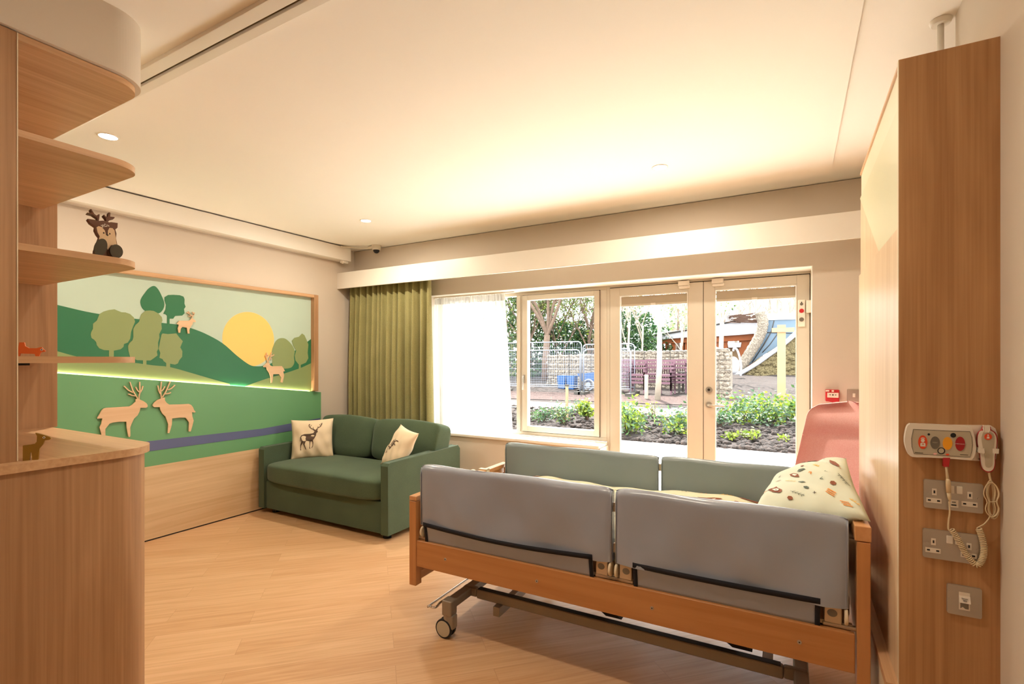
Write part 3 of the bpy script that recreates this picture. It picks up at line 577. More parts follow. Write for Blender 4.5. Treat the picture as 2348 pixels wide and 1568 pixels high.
def plate(name, px, label, cat, double, usb=False, data=False, group=None):
    W_ = [aty(u, v, PY - .004) for u, v in px]
    x0_ = (W_[0].x + W_[3].x) / 2; x1_ = (W_[1].x + W_[2].x) / 2; z1_ = (W_[0].z + W_[1].z) / 2; z0_ = (W_[2].z + W_[3].z) / 2
    t = empty(name, ((x0_ + x1_) / 2, HY0, z0_), label, cat, group)
    y = HY0; b = B('metal').prism(rrect((x0_, y - .008, z1_), (x1_, y - .008, z1_), (x1_, y - .008, z0_), (x0_, y - .008, z0_), .006, y - .008), (0, .008, 0)); b.build('faceplate', t, bevel=.0025)
    w, h = x1_ - x0_, z1_ - z0_
    for fx in (.075, .925): B('metal').cyl((x0_ + w * fx, y - .008, z0_ + h * .5), (x0_ + w * fx, y - .0105, z0_ + h * .5), .0032, 14).build('screw', t)
    if double:
        for sx in (.18, .78):
            c = x0_ + w * sx; b = B('whiteplastic')
            b.box(c - .0055, c + .0055, y - .0095, y - .007, z0_ + h * .47, z0_ + h * .47 + .020)
            b.box(c - .019, c + .017, y - .0095, y - .007, z0_ + h * .20, z0_ + h * .20 + .014)
            b.mat('black').box(c - .002, c + .002, y - .0101, y - .009, z0_ + h * .47 + .006, z0_ + h * .47 + .0145)
            for d in (-.012, .010): b.box(c + d - .0035, c + d + .0035, y - .0101, y - .009, z0_ + h * .20 + .005, z0_ + h * .20 + .0095)
            b.build('socket_outlet', t)
        for sx in (.405, .55):
            B('whiteplastic').box(x0_ + w * sx, x0_ + w * sx + .0145, y - .0125, y - .007, z0_ + h * .60, z0_ + h * .60 + .023).build('rocker_switch', t, bevel=.0015)
        if usb:
            c = x0_ + w * .515; b = B('whiteplastic').box(c - .012, c + .010, y - .0095, y - .007, z0_ + h * .12, z0_ + h * .12 + .022)
            b.mat('black').box(c - .005, c + .004, y - .0101, y - .009, z0_ + h * .12 + .0145, z0_ + h * .12 + .0165); b.box(c - .0065, c + .0055, y - .0101, y - .009, z0_ + h * .12 + .005, z0_ + h * .12 + .0085); b.build('usb_outlet', t)
    if data:
        c = x0_ + w * .50; zc = z0_ + h * .5
        b = B('whiteplastic'); b.box(c - .0125, c + .0125, y - .0095, y - .007, zc - .026, zc + .026); b.mat('greyplastic').box(c - .0095, c + .0095, y - .0099, y - .0094, zc - .022, zc - .003)
        b.mat('whiteplastic').prism([(c - .0125, y - .0095, zc + .016), (c - .0125, y - .017, zc - .003), (c - .0125, y - .0095, zc - .003)], (.0255, 0, 0))
        b.prism([(c - .0095, y - .0101, zc - .022), (c - .004, y - .0101, zc - .017), (c + .002, y - .0101, zc - .022)], (0, .0004, 0)); b.build('data_outlet', t)
        nv = Vector((0, .0190, .0075)).normalized(); up = Vector((0, .0075, .019)).normalized()
        text_obj('Server', .0056, 'dark', (c, y - .0136, zc + .0092), (1, 0, 0), up, 'label_text', t, .0002)
        text_obj('002', .0056, 'dark', (c, y - .0158, zc + .0038), (1, 0, 0), up, 'label_text', t, .0002)
    return t
plate('power_socket', [(2118, 1098), (2254, 1110), (2254, 1177), (2118, 1163)], 'upper steel double power socket with usb ports on the oak end panel', 'power socket', True, True)
plate('power_socket', [(2116, 1212), (2252, 1226), (2252, 1293), (2116, 1279)], 'lower steel double power socket behind the coiled cord', 'power socket', True)
plate('data_socket', [(2171, 1338), (2251, 1349), (2251, 1418), (2171, 1405)], 'small steel data socket lowest on the oak end panel', 'data socket', False, data=True)
# nurse call unit
KC = (2050, 940, 5.228)
def py(pts, y, k=KC): return [aty(u, v, y) for u, v in cp(*k, pts)]
cu_ = empty('nurse_call_unit', (py([(560, 560)], HY0)[0].x, HY0, py([(560, 560)], HY0)[0].z), 'white nurse call unit with four coloured oval buttons on the oak end panel', 'call unit')
B('whiteplastic').prism(py([(200, 172), (700, 178), (1160, 185), (1215, 220), (1240, 290), (1245, 450), (1225, 585), (1160, 620), (930, 605), (700, 585), (400, 568), (220, 562), (165, 520), (150, 430), (146, 350), (160, 210)], HY0 - .008), (0, .008, 0)).build('backplate', cu_, bevel=.002)
B('whiteplastic').prism(py(sm2([(195, 164), (400, 170), (700, 186), (900, 205), (935, 225), (965, 330), (985, 440), (975, 520), (940, 590), (880, 598), (700, 584), (400, 568), (225, 562), (170, 520), (135, 420), (130, 330), (150, 220), (172, 178)], 3), HY0 - .026), (0, .022, 0)).build('housing', cu_, bevel=.005, seg=3)
B('faceplate').prism(py([(232, 230), (500, 243), (700, 252), (910, 258), (935, 330), (942, 420), (930, 500), (912, 565), (700, 553), (400, 532), (240, 525), (215, 440), (210, 340)], HY0 - .0268), (0, .002, 0)).build('label_panel', cu_)
b = B('dark'); LP = py([(232, 230), (500, 243), (700, 252), (910, 258), (935, 330), (942, 420), (930, 500), (912, 565), (700, 553), (400, 532), (240, 525), (215, 440), (210, 340), (232, 230)], HY0 - .0270); b.tube(LP, .0005, 5, closed=False); b.build('label_border', cu_)
def pe(cx, cy, rx, ry, mat, y, th, nm, par=None):
    return B(mat).prism(py(ell(cx, cy, rx, ry, n=28), y), (0, th, 0)).build(nm, par or cu_)
for cx, cy, rx, ry, mt in ((345, 385, 55, 82, 'orange'), (493, 392, 57, 75, 'greyb'), (642, 400, 58, 77, 'yellowb'), (794, 405, 59, 85, 'crimson')):
    bt = pe(cx, cy, rx, ry, mt, HY0 - .0282, .0016, 'button')
    if mt == 'orange':
        b = B('whiteplastic'); b.prism(py(ell(345, 365, 23, 22, n=16), HY0 - .0288), (0, .0006, 0)); b.prism(py([(320, 345), (322, 335), (345, 328), (368, 335), (370, 346), (345, 337)], HY0 - .0288), (0, .0006, 0))
        b.prism(py([(325, 392), (365, 392), (377, 402), (377, 437), (315, 436), (315, 402)], HY0 - .0288), (0, .0006, 0)); b.mat('orange').prism(py([(336, 406), (344, 406), (344, 398), (350, 398), (350, 406), (358, 406), (358, 412), (350, 412), (350, 420), (344, 420), (344, 412), (336, 412)], HY0 - .0292), (0, .0005, 0)); b.build('nurse_symbol', bt)
    if mt == 'greyb':
        p = py([(493, 390)], HY0 - .0284)[0]; text_obj('RESET', .0046, 'faceplate', p, (1, 0, 0), (0, 0, 1), 'lettering', bt)
    if mt == 'crimson':
        p = py([(794, 408)], HY0 - .0284)[0]; text_obj('EMERGENCY', .0042, 'pink', p, (1, 0, 0), (0, 0, 1), 'lettering', bt)
sp = pe(568, 490, 46, 40, 'black', HY0 - .0285, .002, 'speaker'); pe(566, 488, 34, 30, 'faceplate', HY0 - .0290, .001, 'grille', sp)
pe(712, 303, 33, 27, 'black', HY0 - .029, .003, 'lens'); pe(418, 292, 15, 13, 'black', HY0 - .0285, .002, 'sensor')
pe(493, 526, 22, 11, 'pink', HY0 - .0283, .0015, 'indicator'); pe(642, 534, 22, 11, 'orange', HY0 - .0283, .0015, 'indicator')
b = B('dark')
for k in range(9): b.prism(py([(252 + k * 11, 505 + k * .8), (260 + k * 11, 505.6 + k * .8), (260 + k * 11, 514 + k * .8), (252 + k * 11, 513 + k * .8)], HY0 - .0272), (0, .0004, 0))
b.build('label_print', cu_); B('dark').prism(py([(792, 530), (888, 537), (888, 543), (792, 536)], HY0 - .0272), (0, .0004, 0)).build('label_print', cu_)
b = B('whiteplastic')
for a in ([(1020, 455), (1082, 462), (1082, 515), (1015, 510)], [(1188, 465), (1257, 470), (1250, 520), (1188, 515)]): b.prism(py(a, HY0 - .036), (0, .030, 0))
b.build('handset_clip', cu_, bevel=.001)
p = py([(1010, 579)], HY0)[0]; b = B('metal').cyl((p.x, HY0 - .008, p.z), (p.x, HY0 - .012, p.z), .0036, 16); b.mat('dark').cyl((p.x, HY0 - .012, p.z), (p.x, HY0 - .0125, p.z), .0015, 8); b.build('screw', cu_)
hs = empty('call_handset', (py([(1130, 748)], HY0)[0].x, HY0, py([(1130, 748)], HY0)[0].z), 'white handset with red edge and coiled cord clipped beside the call unit', 'handset')
ho = [(1075, 195), (1150, 195), (1165, 235), (1215, 270), (1240, 340), (1235, 440), (1215, 560), (1212, 670), (1185, 730), (1130, 748), (1075, 725), (1050, 665), (1035, 540), (1008, 450), (1000, 350), (1015, 280), (1055, 240)]
B('red').prism(py(sm2(ho + ho[:1], 3)[:-1], HY0 - .022), (0, .012, 0)).build('back_shell', hs, bevel=.0015)
hw = [(1120 + (x - 1120) * .91, 470 + (y - 470) * .955) for x, y in ho[2:]]
B('whiteplastic').prism(py(sm2(hw + hw[:1], 3)[:-1], HY0 - .030), (0, .010, 0)).build('front_shell', hs, bevel=.002)
B('faceplate').prism(py(sm2([(1070, 268), (1130, 258), (1190, 285), (1208, 340), (1200, 430), (1185, 540), (1180, 650), (1160, 682), (1130, 690), (1103, 680), (1092, 650), (1085, 540), (1060, 420), (1048, 330), (1070, 268)], 2)[:-1], HY0 - .0308), (0, .001, 0)).build('label_panel', hs)
bt = pe(1128, 320, 46, 38, 'orange', HY0 - .0318, .001, 'button', hs); b = B('whiteplastic').prism(py(ell(1128, 302, 11, 10, n=12), HY0 - .0322), (0, .0004, 0)); b.prism(py([(1114, 318), (1142, 318), (1145, 342), (1111, 342)], HY0 - .0322), (0, .0004, 0)); b.build('nurse_symbol', bt)
b = B('whiteplastic').prism(py([(1085, 192), (1140, 192), (1150, 235), (1135, 262), (1090, 262), (1078, 235)], HY0 - .033), (0, .012, 0)); b.build('hanger_clip', hs, bevel=.002)
M['cord'] = plain('cream cord', '#DCC9A4', .45)
yc_ = HY0 - .016
def pc(pts, y=yc_): return py(pts, y)
b = B('cord')
b.tube(smooth_poly(pc([(1138, 745), (1145, 790), (1155, 830), (1165, 870)]), 4, False), .0028, 8)
rr = random.Random(4)
for k in range(7):
    w = 30 + 10 * k * rr.uniform(.7, 1.1); cx = 1170 + rr.uniform(-12, 14); t0 = 830 + rr.uniform(0, 50); b0 = 1305 - rr.uniform(0, 50); L = []
    for q in range(36):
        a = 2 * PI * q / 36; yy = (t0 + b0) / 2 - (b0 - t0) / 2 * math.cos(a); mid = 1 - .45 * math.exp(-((yy - 1092) / 60) ** 2)
        L.append((cx + (w * 1.1) * math.sin(a) * mid + (yy - 1092) * .05, yy))
    b.tube([Vector((p.x, p.y - .0015 * k, p.z)) for p in pc(L)], .0014, 6, closed=True)
b.tube(pc([(1128, 1085), (1150, 1100), (1200, 1100), (1238, 1090)], yc_ - .014), .0012, 6)
b.tube(smooth_poly(pc([(1150, 1270), (1130, 1310), (1080, 1365), (1030, 1395), (995, 1415), (1010, 1435)]), 5, False), .0016, 6)
K2c = (2050, 1180, 5.228)
path = smooth_poly(py([(1015, 165), (1040, 230), (1070, 340), (1078, 430), (1062, 520), (1020, 590), (975, 600), (925, 550), (860, 470), (795, 350), (735, 245), (690, 180)], yc_ - .004, K2c), 8, False)
seg = [0]
for k in range(1, len(path)): seg.append(seg[-1] + (path[k] - path[k - 1]).length)
N = 420; L = []; turns = 46; ptr = 0
for q in range(N + 1):
    s = seg[-1] * q / N
    while ptr < len(seg) - 2 and seg[ptr + 1] < s: ptr += 1
    t = (s - seg[ptr]) / max(1e-9, seg[ptr + 1] - seg[ptr]); p = path[ptr].lerp(path[ptr + 1], t); d = (path[ptr + 1] - path[ptr]).normalized()
    n1 = Vector((0, 1, 0)); n2 = d.cross(n1).normalized(); a = 2 * PI * turns * q / N
    L.append(p + (n1 * math.cos(a) + n2 * math.sin(a)) * .0066)
b.tube(L, .0019, 6)
b.build('cord', hs)
b = B('cord'); b.tube(smooth_poly(py([(690, 175), (660, 185), (650, 150), (655, 60), (665, 0), (668, -60), (662, -160)], yc_ - .004, K2c), 5, False), .0022, 8)
b.tube(py([(668, 1100), (663, 1040), (655, 985)], yc_ - .004), [.0024, .005, .0052], 12); b.tube(py([(655, 988), (648, 850), (640, 820)], yc_ - .004), [.0062, .0062, .004], 12); b.tube(py([(645, 840), (632, 740), (627, 670)], yc_ - .004), [.0044, .003, .003], 10); b.build('lead', hs)
b = B('red'); b.prism(py([(597, 580), (662, 580), (655, 675), (605, 675)], yc_ - .012), (0, .016, 0)); b.build('plug', hs, bevel=.002)
# ------------------------------------------------------------------ sofa
def superbox(b, c, h, e=.3, nu=36, nv=18, bulge=None, M4=None):
    def pw(x): return math.copysign(abs(x) ** e, x)
    def f(u, v):
        th = 2 * PI * u; ph = PI * (v - .5); q = Vector((pw(math.cos(ph)) * pw(math.cos(th)), pw(math.cos(ph)) * pw(math.sin(th)), pw(math.sin(ph))))
        if bulge: q = bulge(q)
        q = Vector((q.x * h[0], q.y * h[1], q.z * h[2]))
        if M4: q = M4 @ q
        return Vector(c) + q
    b.grid(f, nu, nv, cu=True); return b
sf = empty('sofa', (-3.63, 3.5, 0), 'dark green fabric two seat sofa below the mural and curtain', 'sofa')
SX0, SX1, SY0, SY1 = -4.45, -2.815, 3.0, 3.985
def arm(x0, x1):
    b = B('sofa'); P = [(x0, SY0, .05), (x0, SY0, .60), (x0, SY0 + .02, .622), (x0, SY1 - .03, .632), (x0, SY1, .60), (x0, SY1, .05)]
    b.prism(P, (x1 - x0, 0, 0)); return b
arm(SX1 - .075, SX1).build('armrest', sf, bevel=.022, seg=4); arm(SX0, SX0 + .075).build('armrest', sf, bevel=.022, seg=4)
b = B('sofa'); b.box(SX0 + .078, SX1 - .078, SY0 + .02, SY1 - .05, .045, .305); b.build('base', sf, bevel=.012, seg=3)
b = B('sofa'); b.box(SX0 + .05, SX1 - .05, SY1 - .09, SY1 - .01, .06, .628); b.build('back_frame', sf, bevel=.02, seg=3)
b = B('sofa'); superbox(b, ((SX0 + SX1) / 2, 3.31, .392), (.735, .345, .088), .24, 72, 24, lambda q: Vector((q.x, q.y, q.z * (1 + .16 * math.cos(q.x * 1.4) * (1 - q.y * q.y * .5))))); b.build('seat_cushion', sf)
def backc(x0, x1, lean):
    b = B('sofa'); c = ((x0 + x1) / 2, 3.74, .66); Mx = Matrix.Rotation(-.23, 3, 'X') @ Matrix.Rotation(lean, 3, 'Z')
    superbox(b, c, ((x1 - x0) / 2, .10, .205), .22, 72, 36, lambda q: Vector((q.x * (1 + .03 * q.z), q.y * (1.25 - .3 * q.z * q.z) + .06 * math.sin(q.x * 2.1), q.z * (1 + .05 * math.cos(q.x * 3)) - .0)), Mx); return b
backc(SX0 + .08, -3.645, .02).build('back_cushion', sf); backc(-3.635, SX1 - .01, -.04).build('back_cushion', sf)
for x, y in ((SX0 + .12, SY0 + .1), (SX1 - .09, SY0 + .09), (SX0 + .12, SY1 - .1), (SX1 - .09, SY1 - .1)):
    B('black').cyl((x, y, 0), (x, y, .05), .035, 20, .028).build('foot', sf)
# piping on the arm edges
for x in (SX1 - .003, SX1 - .073):
    B('sofa').tube([(x, SY0 + .004, .07), (x, SY0 + .004, .59), (x, SY0 + .03, .622), (x, SY1 - .03, .634)], .004, 6).build('piping', sf)
# scatter cushions
def pillow_fn(W, H, T, Mx, pinch=.07, drop=None):
    def f(s, t, side):
        a, c = 2 * s - 1, 2 * t - 1
        x = a * W / 2 * (1 - pinch * (1 - c * c)); y = c * H / 2 * (1 - pinch * (1 - a * a))
        z = side * T / 2 * (max(0, (1 - abs(a) ** 2.6)) * max(0, (1 - abs(c) ** 2.6))) ** .55
        if drop: x, y, z = drop(a, c, x, y, z)
        z += .006 * math.sin(a * 11 + c * 5) * (1 - c) * .6 + .004 * math.sin(c * 9 - a * 4) * abs(a)
        return Mx @ Vector((x, y, z))
    return f
def pillow_mesh(b, f, n=28):
    for sd in (1, -1):
        I = [[b.av(f(i / n, j / n, sd)) for j in range(n + 1)] for i in range(n + 1)]
        for i in range(n):
            for j in range(n):
                q = (I[i][j], I[i + 1][j], I[i + 1][j + 1], I[i][j + 1]); b.af(q if sd > 0 else q[::-1], True)
def print_poly(b, mat, pts, f, off=.0022):
    b.mat(mat); P = [f(x, y, 1) for x, y in pts]
    c = f(sum(p[0] for p in pts) / len(pts), sum(p[1] for p in pts) / len(pts), 1)
    e = .01; cx = sum(p[0] for p in pts) / len(pts); cy = sum(p[1] for p in pts) / len(pts)
    n = (f(cx + e, cy, 1) - f(cx - e, cy, 1)).cross(f(cx, cy + e, 1) - f(cx, cy - e, 1)).normalized()
    P = [p + n * off for p in P]; I = [b.av(p) for p in P]
    for t in tessellate_polygon([[Vector((x, y, 0)) for x, y in pts]]): b.af([I[k] for k in t], False)
def print_stroke(b, mat, pts, w, f, off=.0022):
    for k in range(len(pts) - 1):
        (x0, y0), (x1, y1) = pts[k], pts[k + 1]; d = math.hypot(x1 - x0, y1 - y0) or 1; nx, ny = -(y1 - y0) / d * w / 2, (x1 - x0) / d * w / 2
        print_poly(b, mat, [(x0 + nx, y0 + ny), (x1 + nx, y1 + ny), (x1 - nx, y1 - ny), (x0 - nx, y0 - ny)], f, off)
def frame_m(o, xd, yd):
    xd = Vector(xd).normalized(); yd = Vector(yd); yd = (yd - xd * yd.dot(xd)).normalized(); n = xd.cross(yd)
    m = Matrix((xd, yd, n)).transposed().to_4x4(); m.translation = Vector(o); return m
# left cushion: faces the camera
Mx = frame_m((-4.215, 3.42, .658), (.66, .70, .015), (-.10, .20, .97))
fl = pillow_fn(.40, .40, .13, Mx)
b = B('canvas'); pillow_mesh(b, fl); KS = [(430, 870), (460, 820), (540, 795), (680, 795), (765, 785), (800, 740), (755, 705), (800, 710), (830, 700), (890, 695), (860, 720), (880, 745), (870, 770), (845, 780), (835, 840), (800, 900), (755, 950), (765, 1010), (755, 1090), (725, 1140), (715, 1135), (745, 1070), (740, 990), (705, 965), (690, 990), (680, 1090), (690, 1155), (665, 1140), (668, 1060), (668, 965), (600, 955), (570, 970), (545, 1040), (590, 1160), (570, 1155), (505, 1020), (520, 985), (460, 1050), (450, 1120), (460, 1170), (440, 1160), (435, 1050), (460, 950), (440, 900), (445, 960), (428, 960)]
def ks(p): return ((p[0] - 215) / 1030, (1360 - p[1]) / 900)
print_poly(b, 'stagp', [ks(p) for p in KS], fl, .003)
for a, w in (([(800, 705), (720, 675), (670, 630), (655, 590), (680, 560)], 18), ([(690, 640), (700, 605), (725, 585)], 12), ([(770, 685), (755, 635)], 12), ([(840, 705), (880, 665), (940, 640), (970, 600), (975, 550)], 18), ([(935, 640), (935, 600), (912, 580)], 12), ([(880, 665), (880, 630)], 12), ([(962, 605), (948, 560)], 12), ([(664, 610), (655, 570)], 12)):
    print_stroke(b, 'stagp', [ks(p) for p in a], w / 1000, fl, .003)
tag(b.build('scatter_cushion', weld=.0005), 'cream cushion printed with a full stag at the left end of the sofa', 'cushion', 'cream stag cushions on the sofa')
Mx = frame_m((-3.02, 3.42, .655), (.25, .93, -.12), (.60, -.05, .80))
Mx = frame_m((-3.075, 3.42, .655), (.9, -.43, -.1), (.40, .30, .86))
fr_ = pillow_fn(.39, .40, .13, Mx)
b = B('canvas'); pillow_mesh(b, fr_)
for a in ([(.30, .30), (.38, .42), (.42, .56)], [(.42, .50), (.50, .58), (.58, .55)], [(.40, .55), (.52, .66), (.62, .66)], [(.38, .44), (.28, .46), (.22, .38), (.20, .28)], [(.42, .56), (.44, .68)], [(.36, .50), (.36, .64)], [(.26, .46), (.24, .60)]):
    print_stroke(b, 'stagp', a, .025, fr_, .003)
tag(b.build('scatter_cushion', weld=.0005), 'cream cushion with antler print propped against the right arm of the sofa', 'cushion', 'cream stag cushions on the sofa')
# ------------------------------------------------------------------ bed
TB = Matrix.Translation((-1.817, 2.10, 0)) @ Matrix.Rotation(.0174, 4, 'Z')
def BB(mat): b = B(mat); b.X = TB.copy(); return b
bed = empty('hospital_bed', (-1.817, 2.10, 0), 'adjustable care bed with orange beech rails and grey padded sides', 'bed', rz=.0174)
LB, WB = 2.047, 1.03
BB('beechz').box(0, .045, 0, .05, .237, .690).build('foot_post', bed, bevel=.003); BB('beechz').box(0, .045, WB - .05, WB, .237, .690).build('foot_post', bed, bevel=.003)
b = BB('beechy').box(.0, .047, 0, WB, .692, .7175); b.box(.006, .04, .05, WB - .05, .655, .692); b.build('foot_top_rail', bed, bevel=.003)
b = BB('beechz').box(.010, .032, .05, WB - .11, .30, .655); b.box(.006, .038, WB - .105, WB - .07, .30, .655); b.build('footboard_panel', bed, bevel=.002)
BB('beechy').box(.008, .036, .05, WB - .05, .255, .30).build('foot_lower_rail', bed, bevel=.002)
for y0 in (0, WB - .05): BB('beechz').box(LB - .040, LB, y0, y0 + .05, .237, .812).build('head_post', bed, bevel=.003)
BB('beechy').box(LB - .047, LB + .002, -.001, WB + .001, .814, .868).build('head_top_rail', bed, bevel=.004)
BB('beechz').box(LB - .034, LB - .012, .05, WB - .05, .30, .814).build('headboard_panel', bed, bevel=.002)
for y0, nm in ((.004, 0), (WB - .029, 1)):
    BB('beech').box(.045, LB - .045, y0, y0 + .025, .342, .482).build('side_rail', bed, bevel=.004)
for u, v in ((1021, 1282), (1231, 1332), (1495, 1394), (1833, 1472)):
    r_ = ray(u, v); # meet the rail's front face
    inv = TB.inverted(); o_l = inv @ CAM; d_l = inv.to_3x3() @ r_; t = (.004 - o_l.y) / d_l.y; q = o_l + d_l * t
    b = BB('metal').cyl((q.x, .006, q.z), (q.x, .0015, q.z), .0075, 18); b.mat('dark').cyl((q.x, .0018, q.z), (q.x, .001, q.z), .0028, 6); b.build('rail_screw', bed)
BB('sheet').box(.06, LB - .05, .085, WB - .085, .46, .60).build('mattress', bed, bevel=.04, seg=4)
BB('bedmetal').box(.06, LB - .05, .07, WB - .07, .435, .458).build('mattress_platform', bed)
def pad(name, x0, x1, y0, y1, z0, z1, mat, par, out):
    """padded vinyl bumper with soft sag"""
    b = BB(mat); nu, nz = 30, 16; rr = random.Random(int(x0 * 100)); ph = [rr.uniform(0, 6) for _ in range(4)]
    prof = [];  R = .028; T = y1 - y0
    zz = [z0 + (z1 - R - z0) * k / nz for k in range(nz + 1)]
    left = [(y0, z) for z in zz]; arc = [(y0 + T / 2 - T / 2 * math.cos(a), z1 - R + R * math.sin(a)) for a in (PI * k / 10 for k in range(1, 10))]; right = [(y1, z) for z in reversed(zz)]
    prof = left + arc + right; m = len(prof)
    def f(u, v):
        k = min(m - 1, int(round(v * (m - 1)))); y, z = prof[k]; x = x0 + (x1 - x0) * u; e = min(u, 1 - u); hh = (z - z0) / (z1 - z0)
        s = -1 if y < (y0 + y1) / 2 else 1
        wv = .011 * math.sin(u * 9 + ph[0] + hh * 3) + .0035 * math.sin(u * 17 + ph[1] - hh * 5) + .002 * math.sin(u * 31 + hh * 9 + ph[2])
        y += s * (wv * min(1, e * 12) * (1 - hh * .6) - .012 * math.exp(-e * 60))
        z += .002 * math.sin(u * 11 + ph[3]) - .010 * math.exp(-e * 45) * (hh > .8)
        return (x, y, z)
    b.grid(f, nu * 2, m)
    # closed ends
    for u in (0, 1):
        I = [b.av(f(u, k / (m - 1))) for k in range(m)]
        for t in tessellate_polygon([[Vector((prof[k][0], prof[k][1], 0)) for k in range(m)]]): b.af([I[k] for k in t], False)
    o = b.build(name, par, weld=.0002)
    for u in (.004, .996):
        xx = x0 + (x1 - x0) * u; BB(mat).tube([(xx, y0 + (.008 if True else 0), z0 + .004), (xx, y0 + .006, z1 - .05), (xx, y0 + .014, z1 - .016)], .0032, 6).build('piping', o)
    return o
PX = ((.062, 1.118), (1.133, 1.985))
for (x0, x1) in PX:
    p = pad('side_bumper', x0, x1, .010, .073, .563, .888, 'vinyl', bed, -1)
    fx0, fx1 = (x0 + .035, x1 - .083) if x0 < .5 else (x0 + .082, x1 - .088)
    b = BB('vinyl'); n = 40
    def flap(u, v): return (fx0 + (fx1 - fx0) * u, (.0205 - .020 * v) + .0022 * math.sin(u * 23 + 2) * math.sin(v * 3), .478 + (.586 - .478) * v - .018 * math.sin(PI * u) * v * (1 if x0 < .5 else .25))
    b.grid(flap, n, 8); b.build('bumper_flap', bed, solid=.002)
    b = BB('navy'); w = .021
    def top(u): q = flap(u, 1); return q
    up = [top(k / n) for k in range(n + 1)]
    b.grid(lambda u, v: (flap(u, 1)[0], flap(u, 1)[1] - .0035, flap(u, 1)[2] - w * v + .003), n, 2)
    for e, s in ((fx0, 1), (fx1, -1)):
        u_ = 0 if s > 0 else 1
        b.grid(lambda u, v: (e + s * w * .8 * u, flap(u_, 1 - v)[1] - .0035, flap(u_, 1)[2] + (.476 - flap(u_, 1)[2]) * v), 2, 10)
    b.build('velcro_trim', bed, solid=.003)
for (x0, x1) in PX: pad('side_bumper', x0, x1, WB - .085, WB - .022, .50, .872, 'vinylg', bed, 1)
# rail fittings
def fitting(x, s):
    b = BB('champ'); b.box(x - .055 if s < 0 else x, x if s < 0 else x + .055, .022, .05, .497, .566); b.box(x - .06, x + .06, .026, .046, .482, .497)
    o = b.build('rail_bracket', bed, bevel=.004)
    c = x - .03 if s < 0 else x + .03; P = [(c + .016 * math.cos(a), .0215, .535 + .014 * math.sin(a)) for a in (2 * PI * k / 16 for k in range(16))]
    BB('greyplastic').prism(P, (0, .003, 0)).build('catch', o)
    xx = x + s * -.006; BB('cream').cyl((xx, .03, .53), (xx + s * -.012, .03, .53), .031, 24).build('hinge_disc', o, bevel=.004)
fitting(1.098, -1); fitting(1.150, 1); fitting(1.965, -1); fitting(.088, 1)
b = BB('champ').box(.06, LB - .05, .034, .052, .486, .50); b.build('guide_rail', bed)
b = BB('whiteplastic'); b.ball((.075, .045, .60), .022, 8, (1, .8, 1)); b.ball((.07, .045, .575), .016, 8); b.build('rail_end_cap', bed)
for ya, xa, xb in ((.040, .09, 1.94), (WB - .06, .05, LB - .05)):
    for za in (.60, .78): BB('champ').box(xa, xb, ya, ya + .015, za, za + .04).build('safety_rail', bed)
# base frame
b = BB('bedmetal'); yb0 = .20
for y in (yb0, WB - yb0 - .035):
    b.box(.30, 1.78, y, y + .035, .145, .198)
    b.box(.215, .30, y, y + .035, .150, .198); b.box(1.78, 1.87, y, y + .035, .150, .198)
b.box(.215, .27, .02, WB - .02, .152, .196); b.box(1.815, 1.87, .02, WB - .02, .152, .196)
bf = b.build('base_frame', bed, bevel=.008, seg=3)
BB('black').box(.31, 1.77, yb0 + .002, yb0 + .033, .1975, .2005).build('frame_cover_strip', bed)
b = BB('bedmetal')
for x in (.24, 1.845):
    for y in (.035, WB - .035): b.box(x - .03, x + .03, y - .03, y + .03, .118, .2)
b.build('corner_block', bed, bevel=.008)
for x in (.235, 1.85):
    for y, s in ((.030, -1), (WB - .030, 1)):
        cs = BB('bedmetal').box(x + .0, x + .045, y - .022, y + .022, .055, .125); cs.cyl((x, y, .085), (x, y, .13), .024, 20); cs = cs.build('castor', bed, bevel=.006)
        for d in (-.016, .016):
            BB('black').cyl((x - .014, y + d - .009, .05), (x - .014, y + d + .009, .05), .05, 36).build('tyre', cs, bevel=.004)
            BB('faceplate').cyl((x - .014, y + d - .0105, .05), (x - .014, y + d + .0105, .05), .042, 36).build('hub', cs, bevel=.003)
b = BB('chrome'); b.tube(smooth_poly([(.19, WB - .06, .15), (.12, WB - .04, .135), (.098, WB - .08, .13), (.098, .5, .125), (.098, .075, .125), (.100, .050, .124), (.120, .042, .124), (.140, .055, .125), (.142, .10, .135), (.185, .16, .15)], 5, False), .0065, 8); b.build('brake_bar', bed)
for y in (.30, WB - .33):
    b = BB('dark').prism([(.60, y, .44), (.67, y, .44), (1.08, y, .175), (1.00, y, .175)], (0, .03, 0)); b.build('lifting_arm', bed)
    b = BB('dark').prism([(1.18, y, .44), (1.25, y, .44), (1.66, y, .175), (1.58, y, .175)], (0, .03, 0)); b.build('lifting_arm', bed)
BB('bedmetal').box(.43, .47, .16, WB - .16, .10, .15).build('cross_member', bed, bevel=.003); BB('bedmetal').box(1.70, 1.74, .22, WB - .22, .15, .19).build('cross_member', bed, bevel=.003)
b = BB('bedmetal'); b.tube([(.62, .5, .24), (1.0, .5, .40)], .02, 12); b.build('actuator', bed)
# hand control hooked over the footboard
b = BB('cream'); b.box(-.012, .055, .72, .755, .7175, .7255); b.box(.047, .055, .72, .755, .64, .7255); b.ball((-.02, .66, .716), .02, 8, (.8, 1.5, .7)); b.build('control_hook', bed, bevel=.002)
